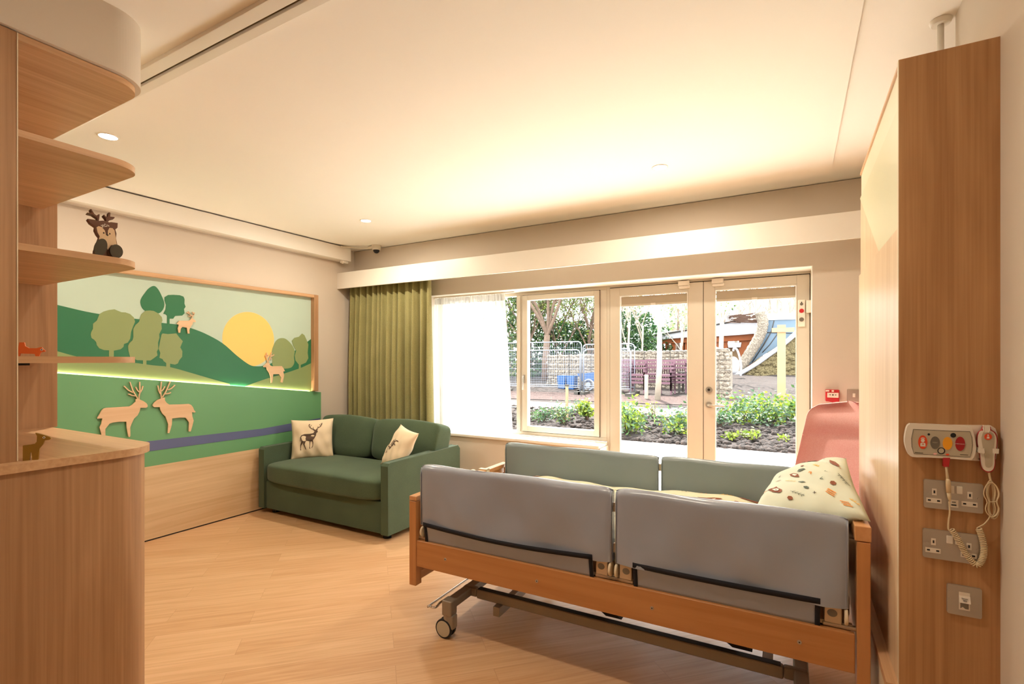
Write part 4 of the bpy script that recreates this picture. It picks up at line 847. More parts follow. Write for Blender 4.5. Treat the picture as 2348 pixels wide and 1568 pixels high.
# quilt
def qz(x, y):
    e = min(y - .075, WB - .075 - y); ed = max(0, 1 - e / .09); foot = max(0, 1 - (x - .08) / .42); hd = max(0, (x - 1.55) / .4)
    return .688 + .012 * math.sin(x * 5.2 + .8) + .006 * math.sin(y * 11 + x * 7) + .004 * math.sin(x * 23 + y * 5) - .055 * ed ** 2 - .065 * foot ** 2 - .02 * min(1, hd)
QX0, QX1 = .085, 1.86
def qf(s, t, side=1): x = QX0 + (QX1 - QX0) * s; y = .078 + (WB - .156) * t; return TB @ Vector((x, y, qz(x, y) + .0))
b = B('quilt'); b.grid(lambda s, t: qf(s, t), 90, 44)
for edge in (0, 1): b.grid(lambda s, v: qf(s, edge) + Vector((0, 0, -.10 * v)), 90, 4)
for edge in (0, 1): b.grid(lambda t, v: qf(edge, t) + Vector((0, 0, -.10 * v)), 44, 4)
def motif(b, f, kind, s, t, k, su, sv, rot):
    """draw a printed motif centred at (s,t); su,sv = parameter units per metre"""
    def g(x, y): xr = x * math.cos(rot) - y * math.sin(rot); yr = x * math.sin(rot) + y * math.cos(rot); return (s + xr * k * su, t + yr * k * sv)
    P = lambda m, pts, off=.003: print_poly(b, m, [g(x, y) for x, y in pts], f, off)
    L = lambda m, pts, w=.006: [P(m, [(x0 - (y1 - y0) / d * w, y0 + (x1 - x0) / d * w), (x1 - (y1 - y0) / d * w, y1 + (x1 - x0) / d * w), (x1 + (y1 - y0) / d * w, y1 - (x1 - x0) / d * w), (x0 + (y1 - y0) / d * w, y0 - (x1 - x0) / d * w)]) for (x0, y0), (x1, y1) in zip(pts, pts[1:]) for d in (math.hypot(x1 - x0, y1 - y0),)]
    if kind == 'bear':
        P('pr_brown', [(-.1, -.035), (-.07, -.04), (.03, -.04), (.10, -.01), (.09, .01), (.04, .035), (-.05, .035), (-.10, .045), (-.085, .015), (-.105, .0)])
        P('pr_white', [(-.03, -.02), (.03, -.02), (.05, 0), (.01, .022), (-.03, .018)], .0042); P('pr_dark', [(.0, -.006), (.015, -.006), (.015, .006), (.0, .006)], .0052)
    elif kind == 'twig':
        L('pr_grey', [(-.09, 0), (.09, .01)], .003)
        for q in (-.06, -.02, .02, .06): L('pr_grey', [(q, .005), (q + .018, .03)], .0028); L('pr_grey', [(q, 0), (q + .018, -.022)], .0028)
    elif kind == 'leaf':
        P('pr_grey', [(-.035, -.02), (.0, -.028), (.04, .0), (.01, .03), (-.03, .016)])
    elif kind == 'cone': P('pr_brown', [(-.02, -.01), (0, -.02), (.022, -.008), (.018, .014), (-.002, .02), (-.02, .01)])
    elif kind == 'orange': L('pr_orange', [(-.03, -.01), (.0, .012), (.032, -.006)], .005); L('pr_orange', [(-.004, .012), (-.012, -.02)], .004)
    elif kind == 'yellow':
        L('pr_yellow', [(-.05, -.02), (.05, .025)], .004)
        for q in (-.03, 0, .03): L('pr_yellow', [(q, q * .45), (q - .006, q * .45 + .024)], .004)
    elif kind == 'vee': L('pr_grey', [(-.012, .012), (0, -.008), (.012, .012)], .003)
    elif kind == 'cross': L('pr_dark', [(-.02, .014), (.02, -.012)], .004); L('pr_dark', [(-.006, -.016), (.012, .016)], .004)
    elif kind == 'stripe':
        for q in (-.03, 0, .03): L('pr_orange', [(q - .016, -.03), (q + .016, .03)], .006)
    elif kind == 'feather':
        P('pr_grey', [(-.11, -.015), (-.03, -.028), (.06, -.016), (.12, .012), (.05, .02), (-.04, .018)]); L('pr_white', [(-.1, -.004), (.1, .004)], .002)
    elif kind == 'fox':
        P('pr_brown', [(-.11, -.012), (-.05, -.03), (.05, -.026), (.12, -.006), (.05, .026), (-.05, .02)]); P('pr_white', [(-.05, -.012), (.03, -.012), (.05, .012), (-.03, .01)], .0042)
kinds = ['bear', 'twig', 'leaf', 'cone', 'orange', 'cross', 'vee', 'yellow', 'twig', 'leaf']; rr = random.Random(11); n_ = 0
for i in range(14):
    for j in range(7):
        x = .12 + i * .125 + (j % 2) * .06 + rr.uniform(-.02, .02); y = .14 + j * .125 + rr.uniform(-.02, .02)
        if x > 1.78: continue
        motif(b, lambda s, t, sd: TB @ Vector((s, t, qz(s, t))), kinds[(i * 3 + j * 4) % 10], x, y, .62, 1, 1, rr.uniform(-.4, .4))
tag(b.build('quilt'), 'pale green quilt with woodland animal print spread over the mattress', 'quilt')
# pillows
def pil4(c4, T, sag=0):
    A, Bn, Cf, Df = [Vector(p) for p in c4]
    n0 = (Bn - A).cross(Df - A).normalized()
    if n0.z < 0: n0 = -n0
    def f(s, t, side):
        a, c = 2 * s - 1, 2 * t - 1; s2 = .5 + a / 2 * (1 - .05 * (1 - c * c)); t2 = .5 + c / 2 * (1 - .05 * (1 - a * a))
        p = A.lerp(Df, s2).lerp(Bn.lerp(Cf, s2), t2)
        h = (max(0, (1 - abs(a) ** 2.8)) * max(0, (1 - abs(c) ** 2.8))) ** .6
        w = .008 * math.sin(a * 5 + c * 3) * h + .007 * math.sin(c * 11 - a * 6) * (1 - h) + .0045 * math.sin(a * 12 + c * 8 + 1) * h
        return p + n0 * (side * T / 2 * h + w)
    return f
f2 = pil4([(-.16, 2.26, .71), (.205, 2.215, .80), (.195, 2.92, .84), (-.14, 2.90, .72)], .12)
b = B('pcase'); pillow_mesh(b, f2); tag(b.build('pillow', weld=.0005), 'plain white pillow underneath at the head of the bed', 'pillow', 'pillows on the bed')
f1 = pil4([(-.17, 2.23, .80), (.232, 2.17, .885), (.212, 2.90, .985), (-.10, 2.86, .825)], .17)
b = B('pillowg'); pillow_mesh(b, lambda s, t, sd: f1(1 - s, t, sd))
g1 = lambda s, t, sd: f1(1 - s, t, 1)
def gm(s, t, sd): return f1(s, t, 1)
su, sv = 1 / .66, 1 / .40
def f1r(s, t, sd): return f1(1 - s, t, 1)
for kind, s, t, k, rt in (('feather', .25, .62, 1.0, .5), ('fox', .30, .86, .9, .25), ('yellow', .42, .66, .7, .2), ('fox', .5, .42, .6, .6), ('leaf', .47, .5, .9, 1.2), ('yellow', .62, .38, .9, .5), ('cone', .50, .22, 1.2, .4), ('cone', .72, .80, 1, 0), ('vee', .66, .70, 1, 0), ('stripe', .82, .76, .9, -.3), ('stripe', .92, .86, .7, .3), ('cross', .28, .3, .9, .3), ('twig', .15, .3, .7, .9), ('bear', .76, .25, .9, .5), ('stripe', .70, .14, .8, .2), ('vee', .55, .75, .9, .5), ('leaf', .78, .55, .6, .3), ('orange', .1, .12, .8, 1.2), ('vee', .18, .75, .8, .4), ('vee', .36, .78, .8, .9), ('leaf', .2, .5, .6, .8), ('cone', .35, .5, .8, .6), ('orange', .56, .6, .7, .2), ('cross', .85, .62, .6, .5), ('cone', .9, .4, .9, 0), ('twig', .84, .46, .6, .9), ('yellow', .88, .93, .6, .3), ('leaf', .66, .5, .7, 1.5), ('orange', .42, .90, .7, .1), ('twig', .62, .9, .8, .3), ('vee', .38, .22, .9, 0)):
    motif(b, f1r, kind, s, t, k * .58, su, sv, rt)
tag(b.build('pillow', weld=.0005), 'pale green pillow with woodland animal print leaning at the head of the bed', 'pillow', 'pillows on the bed')
# ------------------------------------------------------------------ pink chair
XC, YC = .315, 3.78
ch = empty('armchair', (XC, YC, 0), 'pink wool high back armchair standing between the bed and garden door', 'armchair', rz=0)
def shell(u, v, thick=0):
    """v 0..1 seat level -> top"""
    a = 2 * u - 1; z = .38 + v * .80
    hw = .335 - .105 * max(0, (v - .40) / .60) ** .9
    if v > .86: q = (v - .86) / .14; hw *= max(.002, (1 - q ** 3)) ** .38
    wing = .20 * (1 - .45 * max(0, (v - .4) / .6)) * abs(a) ** 2.6
    y = .02 + .18 * v - wing + (-.02 if v > .72 else 0) * math.sin((v - .72) / .28 * PI)
    ang = a * 1.0
    x = hw * math.sin(ang * PI / 2) if abs(a) <= 1 else hw
    return Vector((XC + x, YC + y + thick, z))
b = B('pink'); N_, Mv = 40, 36
for th in (0, 1):
    def f(u, v):
        p = shell(u, v); e = (min(1, min(u, 1 - u) * 9) * min(1, (1 - v) * 9 + .01)) ** .5; q = max(0, min(1, (v - .735) / .265)); pf = .045 * math.sin(PI * q) ** .6 + (.03 * math.sin(PI * min(1, v / .735)) ** .6)
        return p + Vector((0, (-.03 - pf * (1 - (2 * u - 1) ** 2 * .6) if th == 0 else .045) * e, 0))
    b.grid(f, N_, Mv)
o = b.build('back_shell', ch, weld=.001)
seam = [shell(k / 24, .735 - .035 * math.sin(PI * k / 24)) + Vector((0, -.031, 0)) for k in range(1, 24)]
B('pink').tube(seam, .004, 6).build('seam', ch)
b = B('pink'); superbox(b, (XC, YC - .18, .40), (.30, .30, .07), .35, 40, 16); b.build('seat_cushion', ch)
for sx in (-1, 1):
    b = B('pink'); superbox(b, (XC + sx * .33, YC - .16, .47), (.045, .27, .14), .4, 30, 16); b.build('armrest', ch)
for sx in (-1, 1):
    for sy in (-.38, .08): B('oak').tube([(XC + sx * .24, YC + sy * .9, .34), (XC + sx * .28, YC + sy, 0)], [.02, .013], 10).build('leg', ch)
# ------------------------------------------------------------------ outside
def gz(x, y):
    z = -.05 if y < 9.2 else -.05 + (y - 9.2) * .030 if y < 13 else .064 + (y - 13) * .04
    if y > 12: z += max(0, x - 1.2) * .13 * min(1, (y - 12) / 5)
    return z
def soilm(n, a, b_, c_):
    m, nt, b, o = newmat(n); v = coords(nt, (1, 1, 1)); f = noise(nt, v, 14, 5, .5); g = noise(nt, v, 60, 3)
    nt.links.new(mixc(nt, ramp(nt, f, [(.35, a), (.5, b_), (.65, c_)]), ramp(nt, g, [(.35, a), (.65, c_)]), .5), b.inputs['Base Color']); b.inputs['Roughness'].default_value = 1
    bump(nt, b, f, 1, .08); return m
M['soil'] = soilm('garden soil', '#0E0B0A', '#241C19', '#463832')
M['mulch'] = soilm('bark mulch', '#1C100E', '#37241F', '#58413A')
M['path'] = plain('pale paving', '#767067', .8, var=.05, sc=3)
M['patio'] = plain('white patio slabs', '#E2DED6', .8, var=.03, sc=2)
def leafm(n, a, b_, tr=.35):
    m, nt, b, o = newmat(n); v = coords(nt, (1, 1, 1)); f = noise(nt, v, 7, 2)
    col = ramp(nt, f, [(.35, a), (.65, b_)]); nt.links.new(col, b.inputs['Base Color']); b.inputs['Roughness'].default_value = .5
    t = nt.nodes.new('ShaderNodeBsdfTranslucent'); nt.links.new(col, t.inputs[0]); mx = nt.nodes.new('ShaderNodeMixShader'); mx.inputs[0].default_value = tr
    nt.links.new(b.outputs[0], mx.inputs[1]); nt.links.new(t.outputs[0], mx.inputs[2]); nt.links.new(mx.outputs[0], o.inputs[0]); return m
M['leaf_y'] = leafm('yellow green leaves', '#4E6614', '#8A9A2A'); M['leaf_g'] = leafm('laurel leaves', '#25441F', '#587A40'); M['leaf_b'] = leafm('grey green leaves', '#2E4A36', '#668068')
M['leaf_d'] = leafm('dark evergreen leaves', '#11301A', '#33582F'); M['leaf_s'] = leafm('spring leaves', '#5C6C32', '#93995C')
M['bark'] = plain('warm grey bark', '#6A5648', .9, var=.2, sc=8); M['birch'] = plain('pale bark', '#A69A8A', .9, var=.1, sc=6); M['twig'] = plain('brown twigs', '#5C4438', .9)
M['stone'] = soilm('gabion stone', '#524942', '#8C7F71', '#BCAE9C'); M['stonetan'] = soilm('tan drystone', '#463C24', '#6E6040', '#958662')
M['galv'] = plain('galvanised steel', '#8E939E', .4, .3); M['timber'] = plain('bright timber', '#9C8060', .8, var=.08, sc=5); M['timbero'] = plain('orange stained timber', '#8A4618', .7, var=.08, sc=5)
M['chairwood'] = plain('mauve brown hardwood', '#6A4A55', .7, var=.1, sc=4); M['slate'] = plain('blue grey slate', '#5E7284', .5, var=.06, sc=2); M['whitewash'] = plain('white roof membrane', '#C0C0C6', .7, var=.02)
M['bluep'] = plain('blue plastic', '#174D86', .45); M['iron'] = plain('dark grid', '#403B36', .7)
def clods():
    rr = random.Random(9); b = B('soil')
    for k in range(2600):
        y = 9.25 + 3.8 * rr.random() ** 1.3; x = rr.uniform(-.62, .22) * y; r = rr.uniform(.02, .065) * (1 + .4 * rr.random())
        b.ball((x, y, gz(x, y) + r * .2), r, 3, (rr.uniform(.7, 1.4), rr.uniform(.7, 1.4), rr.uniform(.5, 1)))
    o = b.build('soil_clods'); tag(o, 'dark lumpy garden soil between the patio and the path', 'soil', kind='stuff')
clods()
def G(u, v): x = -26 + 52 * u; y = 9.2 + 50 * v ** 1.6; return (x, y, gz(x, y) + (.05 * math.sin(x * 3.1 + y) * math.sin(y * 2.3 + x * .7) if 9.3 < y < 12.2 or y > 17 else 0))
b = B('soil'); b.grid(G, 160, 110); st(b.build('ground_soil'))
b = B('mulch').grid(lambda u, v: ((lambda x, y: (x, y, gz(x, y) + .015))(-14 + 12.5 * u, 14.6 + 2.3 * v + .5 * u)), 30, 12); b.build('ground_mulch')
bpy.data.objects['ground_mulch']['kind'] = 'structure'
st(B('patio').box(-26, 26, 4.62, 9.2, -.2, -.05).build('ground_patio'))
b = B('path').grid(lambda u, v: ((lambda x, y: (x, y, gz(x, y) + .02))(-14 + 17 * u, 13.15 + 1.5 * v - 1.0 * u)), 40, 6); st(b.build('ground_path'))
RD = random.Random(21)
def leaf_quad(b, p, s, rr):
    d = Vector((rr.gauss(0, 1), rr.gauss(0, 1), rr.gauss(0, .7))).normalized(); e = d.orthogonal().normalized(); a = rr.uniform(0, 6.28); n = d.cross(e); e = e * math.cos(a) + n * math.sin(a)
    I = [b.av(p - d * s * .5), b.av(p + e * s * .24), b.av(p + d * s * .5), b.av(p - e * s * .24)]; b.af(I, False)
def shrub(base, h, w, nl, mats, ls, label, group='shrubs in the garden bed', stems=8, name='shrub'):
    rr = random.Random(int(abs(base[0]) * 97 + h * 31)); t = empty(name, base, label, 'shrub', group); b0 = Vector(base)
    tips = []
    sb = B('twig')
    for k in range(stems):
        a = rr.uniform(0, 2 * PI); q = rr.uniform(.2, 1) * w / 2; tip = b0 + Vector((math.cos(a) * q, math.sin(a) * q, h * rr.uniform(.6, 1.0)))
        mid = b0.lerp(tip, .5) + Vector((rr.uniform(-.04, .04), rr.uniform(-.04, .04), .03)); sb.tube([b0 + Vector((math.cos(a) * .03, math.sin(a) * .03, -.05)), mid, tip], [.010, .007, .003], 5); tips.append((mid, tip))
    sb.build('stems', t)
    lb = MB()
    for k in range(nl):
        m_, tp = rr.choice(tips); p = m_.lerp(tp, rr.uniform(-.5, 1.08)) + Vector((rr.gauss(0, 1), rr.gauss(0, 1), rr.gauss(0, .8))) * w * .13
        if p.z < b0.z: p.z = b0.z + .02
        lb.mat(rr.choice(mats)); leaf_quad(lb, p, ls * rr.uniform(.6, 1.3), rr)
    lb.build('foliage', t); return t
def gp(u, v, n=14):
    """the ground point seen at a pixel"""
    d = ray(u, v); y = 9.2
    for _ in range(60):
        t = y / d.y; p = CAM + d * t
        if p.z <= gz(p.x, y): break
        y += .25
    return (p.x, y, gz(p.x, y))
for u, v, h, w, nl, mt, ls, lb in (
    (1445, 1003, .62, .95, 900, ['leaf_y', 'leaf_y', 'leaf_g', 'leaf_b'], .10, 'tall yellow green laurel shrub behind the left door pane'),
    (1560, 998, .46, .9, 700, ['leaf_b', 'leaf_g', 'leaf_y'], .085, 'grey green shrub at the right of the left door pane'),
    (1700, 975, .50, 1.3, 900, ['leaf_y', 'leaf_g', 'leaf_b'], .10, 'spreading laurel in the middle of the right door pane'),
    (1765, 972, .52, 1.2, 800, ['leaf_g', 'leaf_y', 'leaf_b'], .10, 'leafy laurel left of the wooden garden post'),
    (1812, 968, .55, .8, 500, ['leaf_y', 'leaf_g'], .10, 'laurel at the right edge of the right door pane'),
    (1655, 982, .35, .5, 300, ['leaf_b', 'leaf_g'], .07, 'small dark green shrub beside the middle door frame'),
    (1672, 1012, .14, .3, 90, ['leaf_y'], .07, 'tiny yellow green plant low in the right door pane'),
    (1716, 1012, .17, .4, 140, ['leaf_y', 'leaf_s'], .08, 'low pale lime plant in the bare soil of the right pane'),
    (1790, 1018, .10, .3, 60, ['leaf_y'], .06, 'sparse lime seedling near the patio edge at right'),
    (1240, 972, .34, .5, 420, ['leaf_g', 'leaf_b'], .06, 'small shrub at the lower left corner of the casement window'),
    (1290, 974, .46, .62, 620, ['leaf_g', 'leaf_b', 'leaf_s'], .06, 'bushy shrub below the pale stake in the casement window'),
    (1350, 968, .50, .5, 380, ['leaf_y', 'leaf_y', 'leaf_g'], .10, 'bright yellow laurel at the right edge of the casement window'),
    (1325, 950, .35, .5, 260, ['leaf_s', 'leaf_b'], .06, 'pale shrub by the path in the casement window'),
    (1500, 962, .40, .55, 150, ['leaf_s'], .05, 'dry pinkish grass tuft between the two shrubs of the left pane')):
    shrub(gp(u, v), h, w, nl, mt, ls, lb)
def stick(u0, v0, v1, Y, r, mat, name, label, cat, cap=None):
    a, c = aty(u0, v0, Y), aty(u0, v1, Y); b = B(mat).box(a.x - r, a.x + r, Y - r, Y + r, min(c.z, gz(a.x, Y)) - .05, a.z)
    if cap: b.mat(cap).box(a.x - r * 1.6, a.x + r * 1.6, Y - r * 1.2, Y + r * 1.2, a.z - .02, a.z + .03)
    return tag(b.build(name), label, cat)
stick(1300, 884, 944, 11.5, .028, 'timber', 'stake', 'pale wooden stake with a dark tie in the casement window view', 'stake', 'iron')
stick(1482, 859, 893, 16.2, .05, 'birch', 'stake', 'short pale stake in front of the stacked garden chairs', 'stake')
# steel mesh fence panels
def heras(u0, u1, vt, Y, label):
    a, c = aty(u0, vt, Y), aty(u1, vt, Y); zt = (a.z + c.z) / 2; g = gz((a.x + c.x) / 2, Y) + .08; t = empty('fence_panel', ((a.x + c.x) / 2, Y, g), label, 'fence', 'steel mesh fence panels'); r = .12
    P = [(a.x, Y, g), (a.x, Y, zt - r), (a.x + r * .3, Y, zt - r * .3), (a.x + r, Y, zt), (c.x - r, Y, zt), (c.x - r * .3, Y, zt - r * .3), (c.x, Y, zt - r), (c.x, Y, g)]
    b = B('galv').tube(P, .021, 8); b.tube([(a.x, Y, g + .16), (c.x, Y, g + .16)], .018, 6); b.build('tube_frame', t)
    b = B('galv'); n = max(4, int((c.x - a.x) / .09))
    for k in range(1, n): x = a.x + (c.x - a.x) * k / n; b.box(x - .0022, x + .0022, Y - .0022, Y + .0022, g + .16, zt - .01)
    for k in range(1, 8): z = g + .16 + (zt - g - .17) * k / 8; b.box(a.x, c.x, Y - .0025, Y + .0025, z - .0025, z + .0025)
    b.build('wire_mesh', t)
    for x in (a.x, c.x): B('iron').box(x - .11, x + .11, Y - .3, Y + .3, g - .12, g + .02).build('foot_block', t)
heras(1150, 1333, 785, 17.6, 'tall back fence panel in front of the big forked tree')
heras(1337, 1455, 789, 17.6, 'back fence panel between the casement and the left garden door')
heras(1162, 1330, 803, 16.9, 'lower front fence panel across the casement window view')
heras(1339, 1446, 800, 16.9, 'front fence panel ending beside the stacked chairs')
# gabion walls
def gabion(u0, u1, vt, Y, dY, label, mat='stone'):
    a, c = aty(u0, vt, Y), aty(u1, vt, Y); g = gz((a.x + c.x) / 2, Y) - .1; rr = random.Random(int(u0)); t = empty('gabion_wall', ((a.x + c.x) / 2, Y + dY / 2, g), label, 'stone wall', 'gabion walls'); zt = (a.z + c.z) / 2
    b = B(mat).box(a.x, c.x, Y + .06, Y + dY, g, zt - .06); st_ = .17
    for i in range(int((c.x - a.x) / st_) + 1):
        for j in range(int((zt - g) / (st_ * .8)) + 1):
            x = a.x + i * st_ + rr.uniform(-.03, .03); z = g + j * st_ * .8 + rr.uniform(-.02, .02)
            if x < c.x and z < zt: b.ball((x, Y + .07, z), st_ * .66, 4, (rr.uniform(.8, 1.25), .6, rr.uniform(.65, .95)))
    b.build('stones', t)
    b = B('iron')
    for k in range(6): z = g + (zt - g) * k / 5; b.box(a.x - .02, c.x + .02, Y - .05, Y - .04, z - .008, z + .008)
    for k in range(int((c.x - a.x) / 1.0) + 1): x = a.x + k * 1.0; b.box(x - .012, x + .012, Y - .05, Y - .038, g, zt)
    b.build('wire_cage', t)
gabion(1258, 1420, 811, 20.2, .6, 'long low gabion wall behind the fence in the casement window')
gabion(1421, 1600, 806, 19.9, .6, 'gabion wall behind the stacked garden chairs')
gabion(1640, 1674, 801, 17.2, .7, 'end section of gabion wall in the right door pane')
# stacked chairs
def garden_chair(loc, label):
    x, y, z = loc; t = empty('garden_chair', loc, label, 'chair', 'stacked hardwood garden chairs')
    for sx in (-.24, .24):
        B('chairwood').box(x + sx - .02, x + sx + .02, y - .24, y - .20, z, z + .62).build('leg', t); B('chairwood').box(x + sx - .02, x + sx + .02, y + .20, y + .24, z, z + .92).build('leg', t)
        B('chairwood').box(x + sx - .03, x + sx + .03, y - .26, y + .22, z + .62, z + .645).build('armrest', t)
    b = B('chairwood'); b.box(x - .24, x + .24, y - .24, y + .2, z + .40, z + .425); b.box(x - .22, x + .22, y - .245, y - .22, z + .35, z + .425); b.build('seat', t)
    b = B('chairwood'); b.box(x - .22, x + .22, y + .205, y + .235, z + .85, z + .92)
    for k in range(6): b.box(x - .20 + k * .08 - .018, x - .20 + k * .08 + .018, y + .21, y + .23, z + .45, z + .86)
    b.build('backrest', t); return t
c0 = None; where = ['leftmost', 'second', 'middle', 'fourth', 'rightmost']
for i, u in enumerate((1432, 1463, 1497, 1527, 1556)):
    Y = 18.2 if i % 2 == 0 else 17.7; p = aty(u, 880, Y); g = gz(p.x, Y) + .02
    for k in range(3):
        lb = 'mauve brown garden chair in the %s stack by the gabion wall, %s' % (where[i], ('at its bottom', 'in its middle', 'on its top')[k])
        if c0 is None: c0 = garden_chair((p.x, Y, g), lb); b0_ = Vector((p.x, Y, g))
        else: dup(c0, Vector((p.x, Y, g + k * .13)) - b0_, lb, rz=(-.25, .1, .2, -.1, .15)[i])
# garden table beside them
p = aty(1592, 880, 18.4); g = gz(p.x, 18.4); t = empty('garden_table', (p.x, 18.4, g), 'dark slatted garden table right of the stacked chairs', 'table')
B('iron').box(p.x - .5, p.x + .5, 18.0, 18.8, g + .72, g + .76).build('tabletop', t)
for sx in (-.44, .44):
    for sy in (-.34, .34): B('iron').box(p.x + sx - .03, p.x + sx + .03, 18.4 + sy - .03, 18.4 + sy + .03, g - .03, g + .72).build('leg', t)
# blue cart
p = aty(1352, 888, 18.6); g = gz(p.x, 18.6); t = empty('wheelbarrow', (p.x, 18.6, g), 'blue wheelbarrow parked behind the mesh fence', 'wheelbarrow')
b = B('bluep').prism([(p.x - .45, 18.4, g + .62), (p.x + .40, 18.4, g + .70), (p.x + .25, 18.4, g + .34), (p.x - .2, 18.4, g + .30)], (0, .5, 0)); b.build('tray', t)
b = B('galv').tube([(p.x + .05 + .2 * math.cos(a), 18.35, g + .2 + .2 * math.sin(a)) for a in (2 * PI * k / 20 for k in range(20))], .035, 8, closed=True); b.cyl((p.x + .05, 18.3, g + .2), (p.x + .05, 18.4, g + .2), .10, 14); b.build('wheel', t)
for u, lb in ((1291, 'blue plastic bin left of the stake behind the mesh fence'), (1312, 'blue plastic bin right of the stake behind the mesh fence')):
    p = aty(u, 886, 18.8); g = gz(p.x, 18.8); b = B('bluep').prism([(p.x - .13, 18.6, g - .02), (p.x + .13, 18.6, g - .02), (p.x + .17, 18.6, g + .52), (p.x - .17, 18.6, g + .52)], (0, .4, 0)); tag(b.build('plastic_bin'), lb, 'bin')
# trees
def branch(b, p, d, L, r, depth, rr, tips, spread=.5, twig=True):
    n = 4; pts = [p]; q = p.copy(); dd = d.copy()
    for k in range(n): dd = (dd + Vector((rr.gauss(0, .10), rr.gauss(0, .10), rr.gauss(.02, .06)))).normalized(); q = q + dd * L / n; pts.append(q.copy())
    b.tube(pts, [r * (1 - .45 * k / n) for k in range(n + 1)], 6 if r < .05 else 9, cap=False); tips.append(q.copy())
    if depth > 0:
        for k in range(3 if depth > 1 else 4):
            ax = Vector((rr.gauss(0, 1), rr.gauss(0, .8), rr.gauss(.2, .6))).normalized(); nd = (dd + ax * spread * rr.uniform(.7, 1.3)).normalized()
            branch(b, pts[rr.randint(2, n)], nd, L * rr.uniform(.55, .8), r * .5, depth - 1, rr, tips, spread)
def tree(u, vb, Y, h, r, label, limbs, leaves, lm, ls, mat='bark', fork=.35, group=None, sp=.5, cat='tree', leafspread=.5, depth=3):
    p = aty(u, vb, Y); g = gz(p.x, Y); rr = random.Random(int(u * 7 + Y)); t = empty('tree', (p.x, Y, g), label, cat, group); b = B(mat); tips = []
    base = Vector((p.x, Y, g - .1)); top = base + Vector((rr.uniform(-.15, .15), 0, h * fork)); b.tube([base, base.lerp(top, .5) + Vector((rr.uniform(-.04, .04), 0, 0)), top], [r * 1.15, r, r * .85], 12)
    for k in range(limbs):
        a = (k + .5) / limbs * 2 - 1; d = Vector((a * sp, rr.uniform(-.3, .3), 1)).normalized(); branch(b, top, d, h * .34, r * .55, depth, rr, tips, sp * 1.2)
    b.build('trunk', t)
    if leaves:
        b = MB()
        for k in range(leaves):
            q = rr.choice(tips) + Vector((rr.gauss(0, leafspread), rr.gauss(0, leafspread), rr.gauss(0, leafspread))); b.mat(rr.choice(lm)); leaf_quad(b, q, ls * rr.uniform(.6, 1.4), rr)
        b.build('foliage', t)
    return t
tree(1250, 905, 22.5, 9, .17, 'big forked tree behind the mesh fence in the casement window', 5, 2600, ['leaf_s', 'leaf_s', 'leaf_y'], .13, fork=.26, sp=.5)
tree(1507, 884, 16.0, 7, .085, 'slim white barked tree in front of the stacked chairs', 3, 120, ['leaf_s'], .10, 'birch', fork=.32, sp=.22, depth=2)
tree(1352, 880, 26, 8, .12, 'slender leaning tree beyond the wall at the right of the casement', 3, 700, ['leaf_s', 'leaf_y'], .16, fork=.3)
tree(1176, 880, 26, 8, .12, 'leafy tree seen between the voile and the casement frame', 3, 1500, ['leaf_s', 'leaf_g', 'leaf_y'], .18, fork=.25)
tree(1648, 860, 24, 9, .10, 'bare spreading tree left of the pavilion roof in the right pane', 4, 250, ['leaf_s'], .14, 'birch', fork=.3, sp=.7)
def bush(u, Y, z0, z1, w, n, lm, ls, label, d=2.5, group='evergreen thicket'):
    p = aty(u, 800, Y); rr = random.Random(int(u + Y)); t = empty('evergreen_tree', (p.x, Y, gz(p.x, Y)), label, 'tree', group); b = MB()
    for k in range(n):
        a = rr.uniform(0, 2 * PI); q = rr.random() ** .4; zz = rr.random(); ww = w / 2 * (1.0 - .35 * zz) * (1 + .15 * math.sin(a * 3 + zz * 9))
        b.mat(rr.choice(lm)); leaf_quad(b, Vector((p.x + q * ww * math.cos(a), Y + q * d / 2 * math.sin(a), z0 + (z1 - z0) * zz)), ls * rr.uniform(.6, 1.4), rr)
    b.build('foliage', t); B('bark').cyl((p.x, Y, gz(p.x, Y) - .1), (p.x, Y, z1 * .8), .15, 10, .06).build('trunk', t)
bush(1215, 25, .3, 5.6, 3.4, 2600, ['leaf_d', 'leaf_g', 'leaf_g'], .24, 'dark evergreen behind the left of the casement window')
bush(1290, 26, .3, 3.6, 3.6, 2600, ['leaf_d', 'leaf_g'], .24, 'evergreen mass right of the forked trunk')
bush(1360, 27, .3, 3.2, 3.4, 2400, ['leaf_d', 'leaf_g', 'leaf_s'], .24, 'evergreen mass at the right edge of the casement view')
bush(1150, 24, .3, 6, 3.4, 2000, ['leaf_g', 'leaf_s'], .22, 'pale green thicket seen through the voile')
bush(1440, 27, .3, 4.0, 3.6, 3200, ['leaf_d', 'leaf_d', 'leaf_g'], .22, 'deep green evergreen left of the pavilion roof')
bush(1480, 30, .3, 3.4, 4.0, 3000, ['leaf_d', 'leaf_g'], .22, 'evergreen directly behind the pavilion eave')
bush(1425, 29, 3.4, 6.5, 3.6, 700, ['leaf_s', 'leaf_g'], .22, 'pale upper foliage at the top left of the left door pane')
bush(1555, 34, 3.4, 6.0, 3.0, 500, ['leaf_s', 'leaf_g'], .2, 'light green foliage behind the pavilion roof in the left pane')
bush(1660, 34, 4.2, 6.6, 1.6, 300, ['leaf_g', 'leaf_s'], .2, 'patch of foliage behind the bare tree in the right pane')
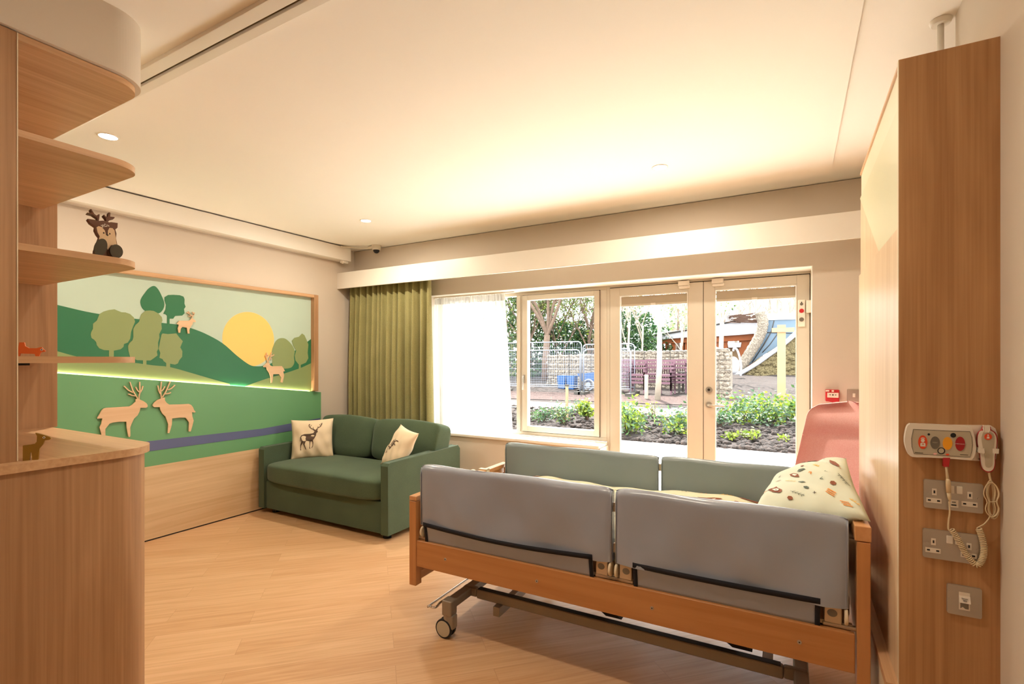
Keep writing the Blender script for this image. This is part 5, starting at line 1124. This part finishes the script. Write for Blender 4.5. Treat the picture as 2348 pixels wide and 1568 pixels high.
for i, u in enumerate((1536, 1550, 1565, 1690, 1700, 1716, 1729, 1768, 1781, 1796, 1812, 1822)):
    Y = 38 + (i % 3) * 2; p = aty(u, 800, Y); rr = random.Random(i); b = B('birch'); tips = []; g = gz(p.x, Y)
    b.tube([(p.x, Y, g - .2), (p.x + rr.uniform(-.2, .2), Y, 4), (p.x + rr.uniform(-.4, .4), Y, 9)], [.13, .10, .06], 7)
    for k in range(9): branch(b, Vector((p.x, Y, 2.6 + k * .6)), Vector((rr.uniform(-1, 1), 0, 1)).normalized(), 1.6, .035, 2, rr, tips)
    tag(b.build('bare_tree'), 'slender pale bare tree in the woodland beyond the pavilion', 'tree', 'bare woodland trees')
for i, (u, Y, n) in enumerate(((1200, 24, 3200), (1228, 27, 3200), (1275, 25, 3200), (1310, 28, 3400), (1345, 24.5, 2800), (1375, 29, 1400))):
    p = aty(u, 800, Y); rr = random.Random(i + 50); t = empty('tree', (p.x, Y, gz(p.x, Y)), ('twiggy tree at the far left of the casement view', 'leafy tree left of the forked trunk', 'leafy tree right of the forked trunk', 'pale leafy tree above the gabion wall in the casement view', 'twiggy tree above the low wall near the right casement edge', 'leafy tree behind the window post')[i], 'tree'); b = B('bark'); tips = []
    b.tube([(p.x, Y, gz(p.x, Y) - .2), (p.x + .1, Y, 1.8)], [.09, .07], 7)
    for k in range(5): branch(b, Vector((p.x + .1, Y, 1.2 + k * .35)), Vector((rr.uniform(-.8, .8), rr.uniform(-.3, .3), 1)).normalized(), 2.4, .045, 3, rr, tips, .7)
    b.build('trunk', t); b = MB()
    for k in range(n): b.mat(rr.choice(['leaf_s', 'leaf_s', 'leaf_y', 'leaf_g'])); leaf_quad(b, rr.choice(tips) + Vector((rr.gauss(0, .5), rr.gauss(0, .5), rr.gauss(0, .5))), .13 * rr.uniform(.5, 1.4), rr)
    b.build('foliage', t)
for i, (u, Y) in enumerate(((1438, 23), (1470, 26), (1560, 28), (1580, 25))):
    p = aty(u, 800, Y); rr = random.Random(i + 80); b = B('birch'); tips = []; b.tube([(p.x, Y, gz(p.x, Y) - .2), (p.x + .1, Y, 3.2)], [.06, .045], 7)
    for k in range(5): branch(b, Vector((p.x + .1, Y, 1.8 + k * .4)), Vector((rr.uniform(-.5, .5), rr.uniform(-.3, .3), 1)).normalized(), 2.0, .03, 3, rr, tips, .5)
    tag(b.build('bare_tree'), ('bare pale sapling at the far left of the left door pane', 'thin bare tree just left of the pavilion eave', 'bare pale tree above the pavilion roof in the left pane', 'bare pale tree at the right edge of the left door pane')[i], 'tree')
# pavilion
PYD = 30.0
pv = empty('pavilion', aty(1640, 860, PYD), 'round timber garden pavilion with white roof and stone edged slate wing', 'pavilion')
def pout(name, mat, px, Y, d): return B(mat).prism([aty(u, v, Y) for u, v in px], (0, d, 0)).build(name, pv)
pout('roof', 'whitewash', [(1476, 779), (1500, 770), (1577, 757), (1640, 745), (1690, 736), (1745, 735), (1737, 764), (1690, 768), (1640, 771), (1577, 773), (1505, 779)], PYD, 3)
b = B('iron').tube([aty(u, v, PYD - .05) for u, v in ((1476, 778), (1500, 769), (1577, 756), (1640, 744), (1690, 735))], .06, 6); b.build('roof_edge', pv)
pout('fascia', 'timbero', [(1488, 779), (1505, 779), (1577, 773), (1640, 771), (1737, 764), (1735, 779), (1640, 784), (1577, 785), (1520, 788), (1495, 786)], PYD + .25, .3)
for u in (1516, 1529, 1544, 1566, 1572, 1645, 1664, 1704, 1718):
    a = aty(u, 780, PYD + .4); w = .10 if u not in (1704,) else .2; B('timbero').box(a.x - w, a.x + w, PYD + .4, PYD + .6, .2, a.z + .05).build('post', pv)
pout('glazed_wall', 'timber', [(1668, 786), (1735, 782), (1735, 880), (1668, 880)], PYD + .9, .2); pout('dark_opening', 'iron', [(1710, 795), (1716, 795), (1716, 830), (1710, 830)], PYD + .8, .05)
b = B('whitewash').prism([aty(u, v, PYD + .3) for u, v in ((1668, 786), (1700, 785), (1698, 796), (1670, 797))], (0, .3, 0)); b.build('lamp_canopy', pv)
b = B('twig')
for k in range(60):
    a = aty(R_.uniform(1664, 1728), R_.uniform(722, 739), PYD - .3); b.tube([a, a + Vector((R_.uniform(.4, 1.0), 0, R_.uniform(-.1, .1)))], .02, 4)
b.build('brush_bundle', pv)
b = B('stone'); pts = smooth_poly([aty(u, v, PYD - 1.2) for u, v in ((1742, 715), (1749, 735), (1747, 755), (1737, 780), (1722, 805), (1706, 830), (1692, 848), (1682, 859))], 5, False); n = len(pts)
b.tube(pts, [.26 + .02 * (k % 2) for k in range(n)], 10)
b.build('stone_edge', pv)
pout('slate_wing', 'slate', [(1752, 733), (1830, 731), (1830, 765), (1785, 792), (1740, 820), (1716, 838), (1725, 812), (1745, 765)], PYD - .9, .4)
b = B('iron')
for px in (((1775, 735), (1769, 760), (1745, 800), (1725, 830)), ((1768, 762), (1752, 790), (1735, 815)), ((1752, 762), (1790, 763), (1830, 764)), ((1783, 765), (1765, 790), (1748, 808))): b.tube([aty(u, v, PYD - .92) for u, v in px], .022, 5)
b.build('slate_joint', pv)
pout('ridge_cap', 'whitewash', [(1752, 719), (1830, 717), (1830, 732), (1752, 734)], PYD - .95, .5)
b = B('whitewash').tube([aty(u, v, PYD - 1.6) for u, v in ((1680, 859), (1700, 855), (1722, 842), (1742, 829), (1765, 812), (1790, 795), (1812, 776), (1832, 758))], .11, 8); b.build('stone_coping', pv)
pout('stone_skirt', 'stonetan', [(1678, 860), (1700, 857), (1742, 832), (1790, 798), (1832, 762), (1832, 885), (1760, 893), (1690, 893)], PYD - 1.5, .4)
b = B('stonetan'); rr = random.Random(5)
for k in range(260):
    u = rr.uniform(1680, 1830); v = rr.uniform(800, 888); lim = 860 - (u - 1690) * .70
    if v > lim + 4: b.ball(aty(u, v, PYD - 1.5), .16, 4, (rr.uniform(.8, 1.4), .5, rr.uniform(.5, .9)))
b.build('stones', pv)
# white hanging chair beside the pavilion
t = empty('hanging_chair', aty(1686, 862, 26), 'white egg shaped hanging chair beside the pavilion', 'chair')
b = B('whitewash').tube(smooth_poly([aty(u, v, 26) for u, v in ((1698, 862), (1699, 835), (1692, 806), (1684, 798), (1681, 805))], 5, False), .045, 8); b.build('stand', t)
c_ = aty(1682, 838, 26); B('whitewash').ball(c_, .42, 12, (.62, .6, 1)).build('pod', t)
# timber post with short arm
a = aty(1792, 745, 13.5); b = B('timber').box(a.x - .088, a.x + .088, 13.41, 13.59, gz(a.x, 13.5) - .1, a.z); t = b.build('garden_post'); tag(t, 'pale timber garden post with a short cross arm in the right pane', 'post')
q = aty(1792, 757, 13.5); B('timber').box(a.x - .2, a.x + .27, 13.36, 13.42, q.z - .05, q.z + .05).build('cross_arm', t)
# ------------------------------------------------------------------ light
W = bpy.data.worlds.new('world'); SC.world = W; W.use_nodes = True; nt = W.node_tree; nt.nodes.clear()
o = nt.nodes.new('ShaderNodeOutputWorld'); bg = nt.nodes.new('ShaderNodeBackground'); bg.inputs[0].default_value = (.93, .97, 1, 1); bg.inputs[1].default_value = 7
nt.links.new(bg.outputs[0], o.inputs[0])
sun = bpy.data.lights.new('sun', 'SUN'); sun.energy = 25; sun.angle = .01; sun.color = (1, .95, .91)
so = bpy.data.objects.new('sun', sun); COL.objects.link(so); so.rotation_euler = Vector((.22, -.45, -.86)).to_track_quat('-Z', 'Y').to_euler()
def area(x, y, z, size, power, col, rot=(0, 0, 0), spread=PI):
    l = bpy.data.lights.new('downlight_lamp', 'AREA'); l.shape = 'DISK'; l.size = size; l.energy = power; l.color = col; l.spread = spread
    a = bpy.data.objects.new('downlight_lamp', l); COL.objects.link(a); a.location = (x, y, z); a.rotation_euler = rot; return a
for (x, y, lb), pw in zip(DL, (21, 17, 21, 13, 8)): area(x, y, ZC - .017, .08, pw, (1, .88, .715))  # last and weakest lamp is the added fill behind the camera
SC.view_settings.view_transform = 'Standard'; SC.view_settings.look = 'None'; SC.view_settings.gamma = 1; SC.view_settings.use_curve_mapping = False
SC.view_settings.exposure = 0.15
SC.cycles.use_denoising = True; SC.cycles.max_bounces = 10; SC.cycles.diffuse_bounces = 6; SC.cycles.transparent_max_bounces = 16; SC.cycles.sample_clamp_indirect = 25
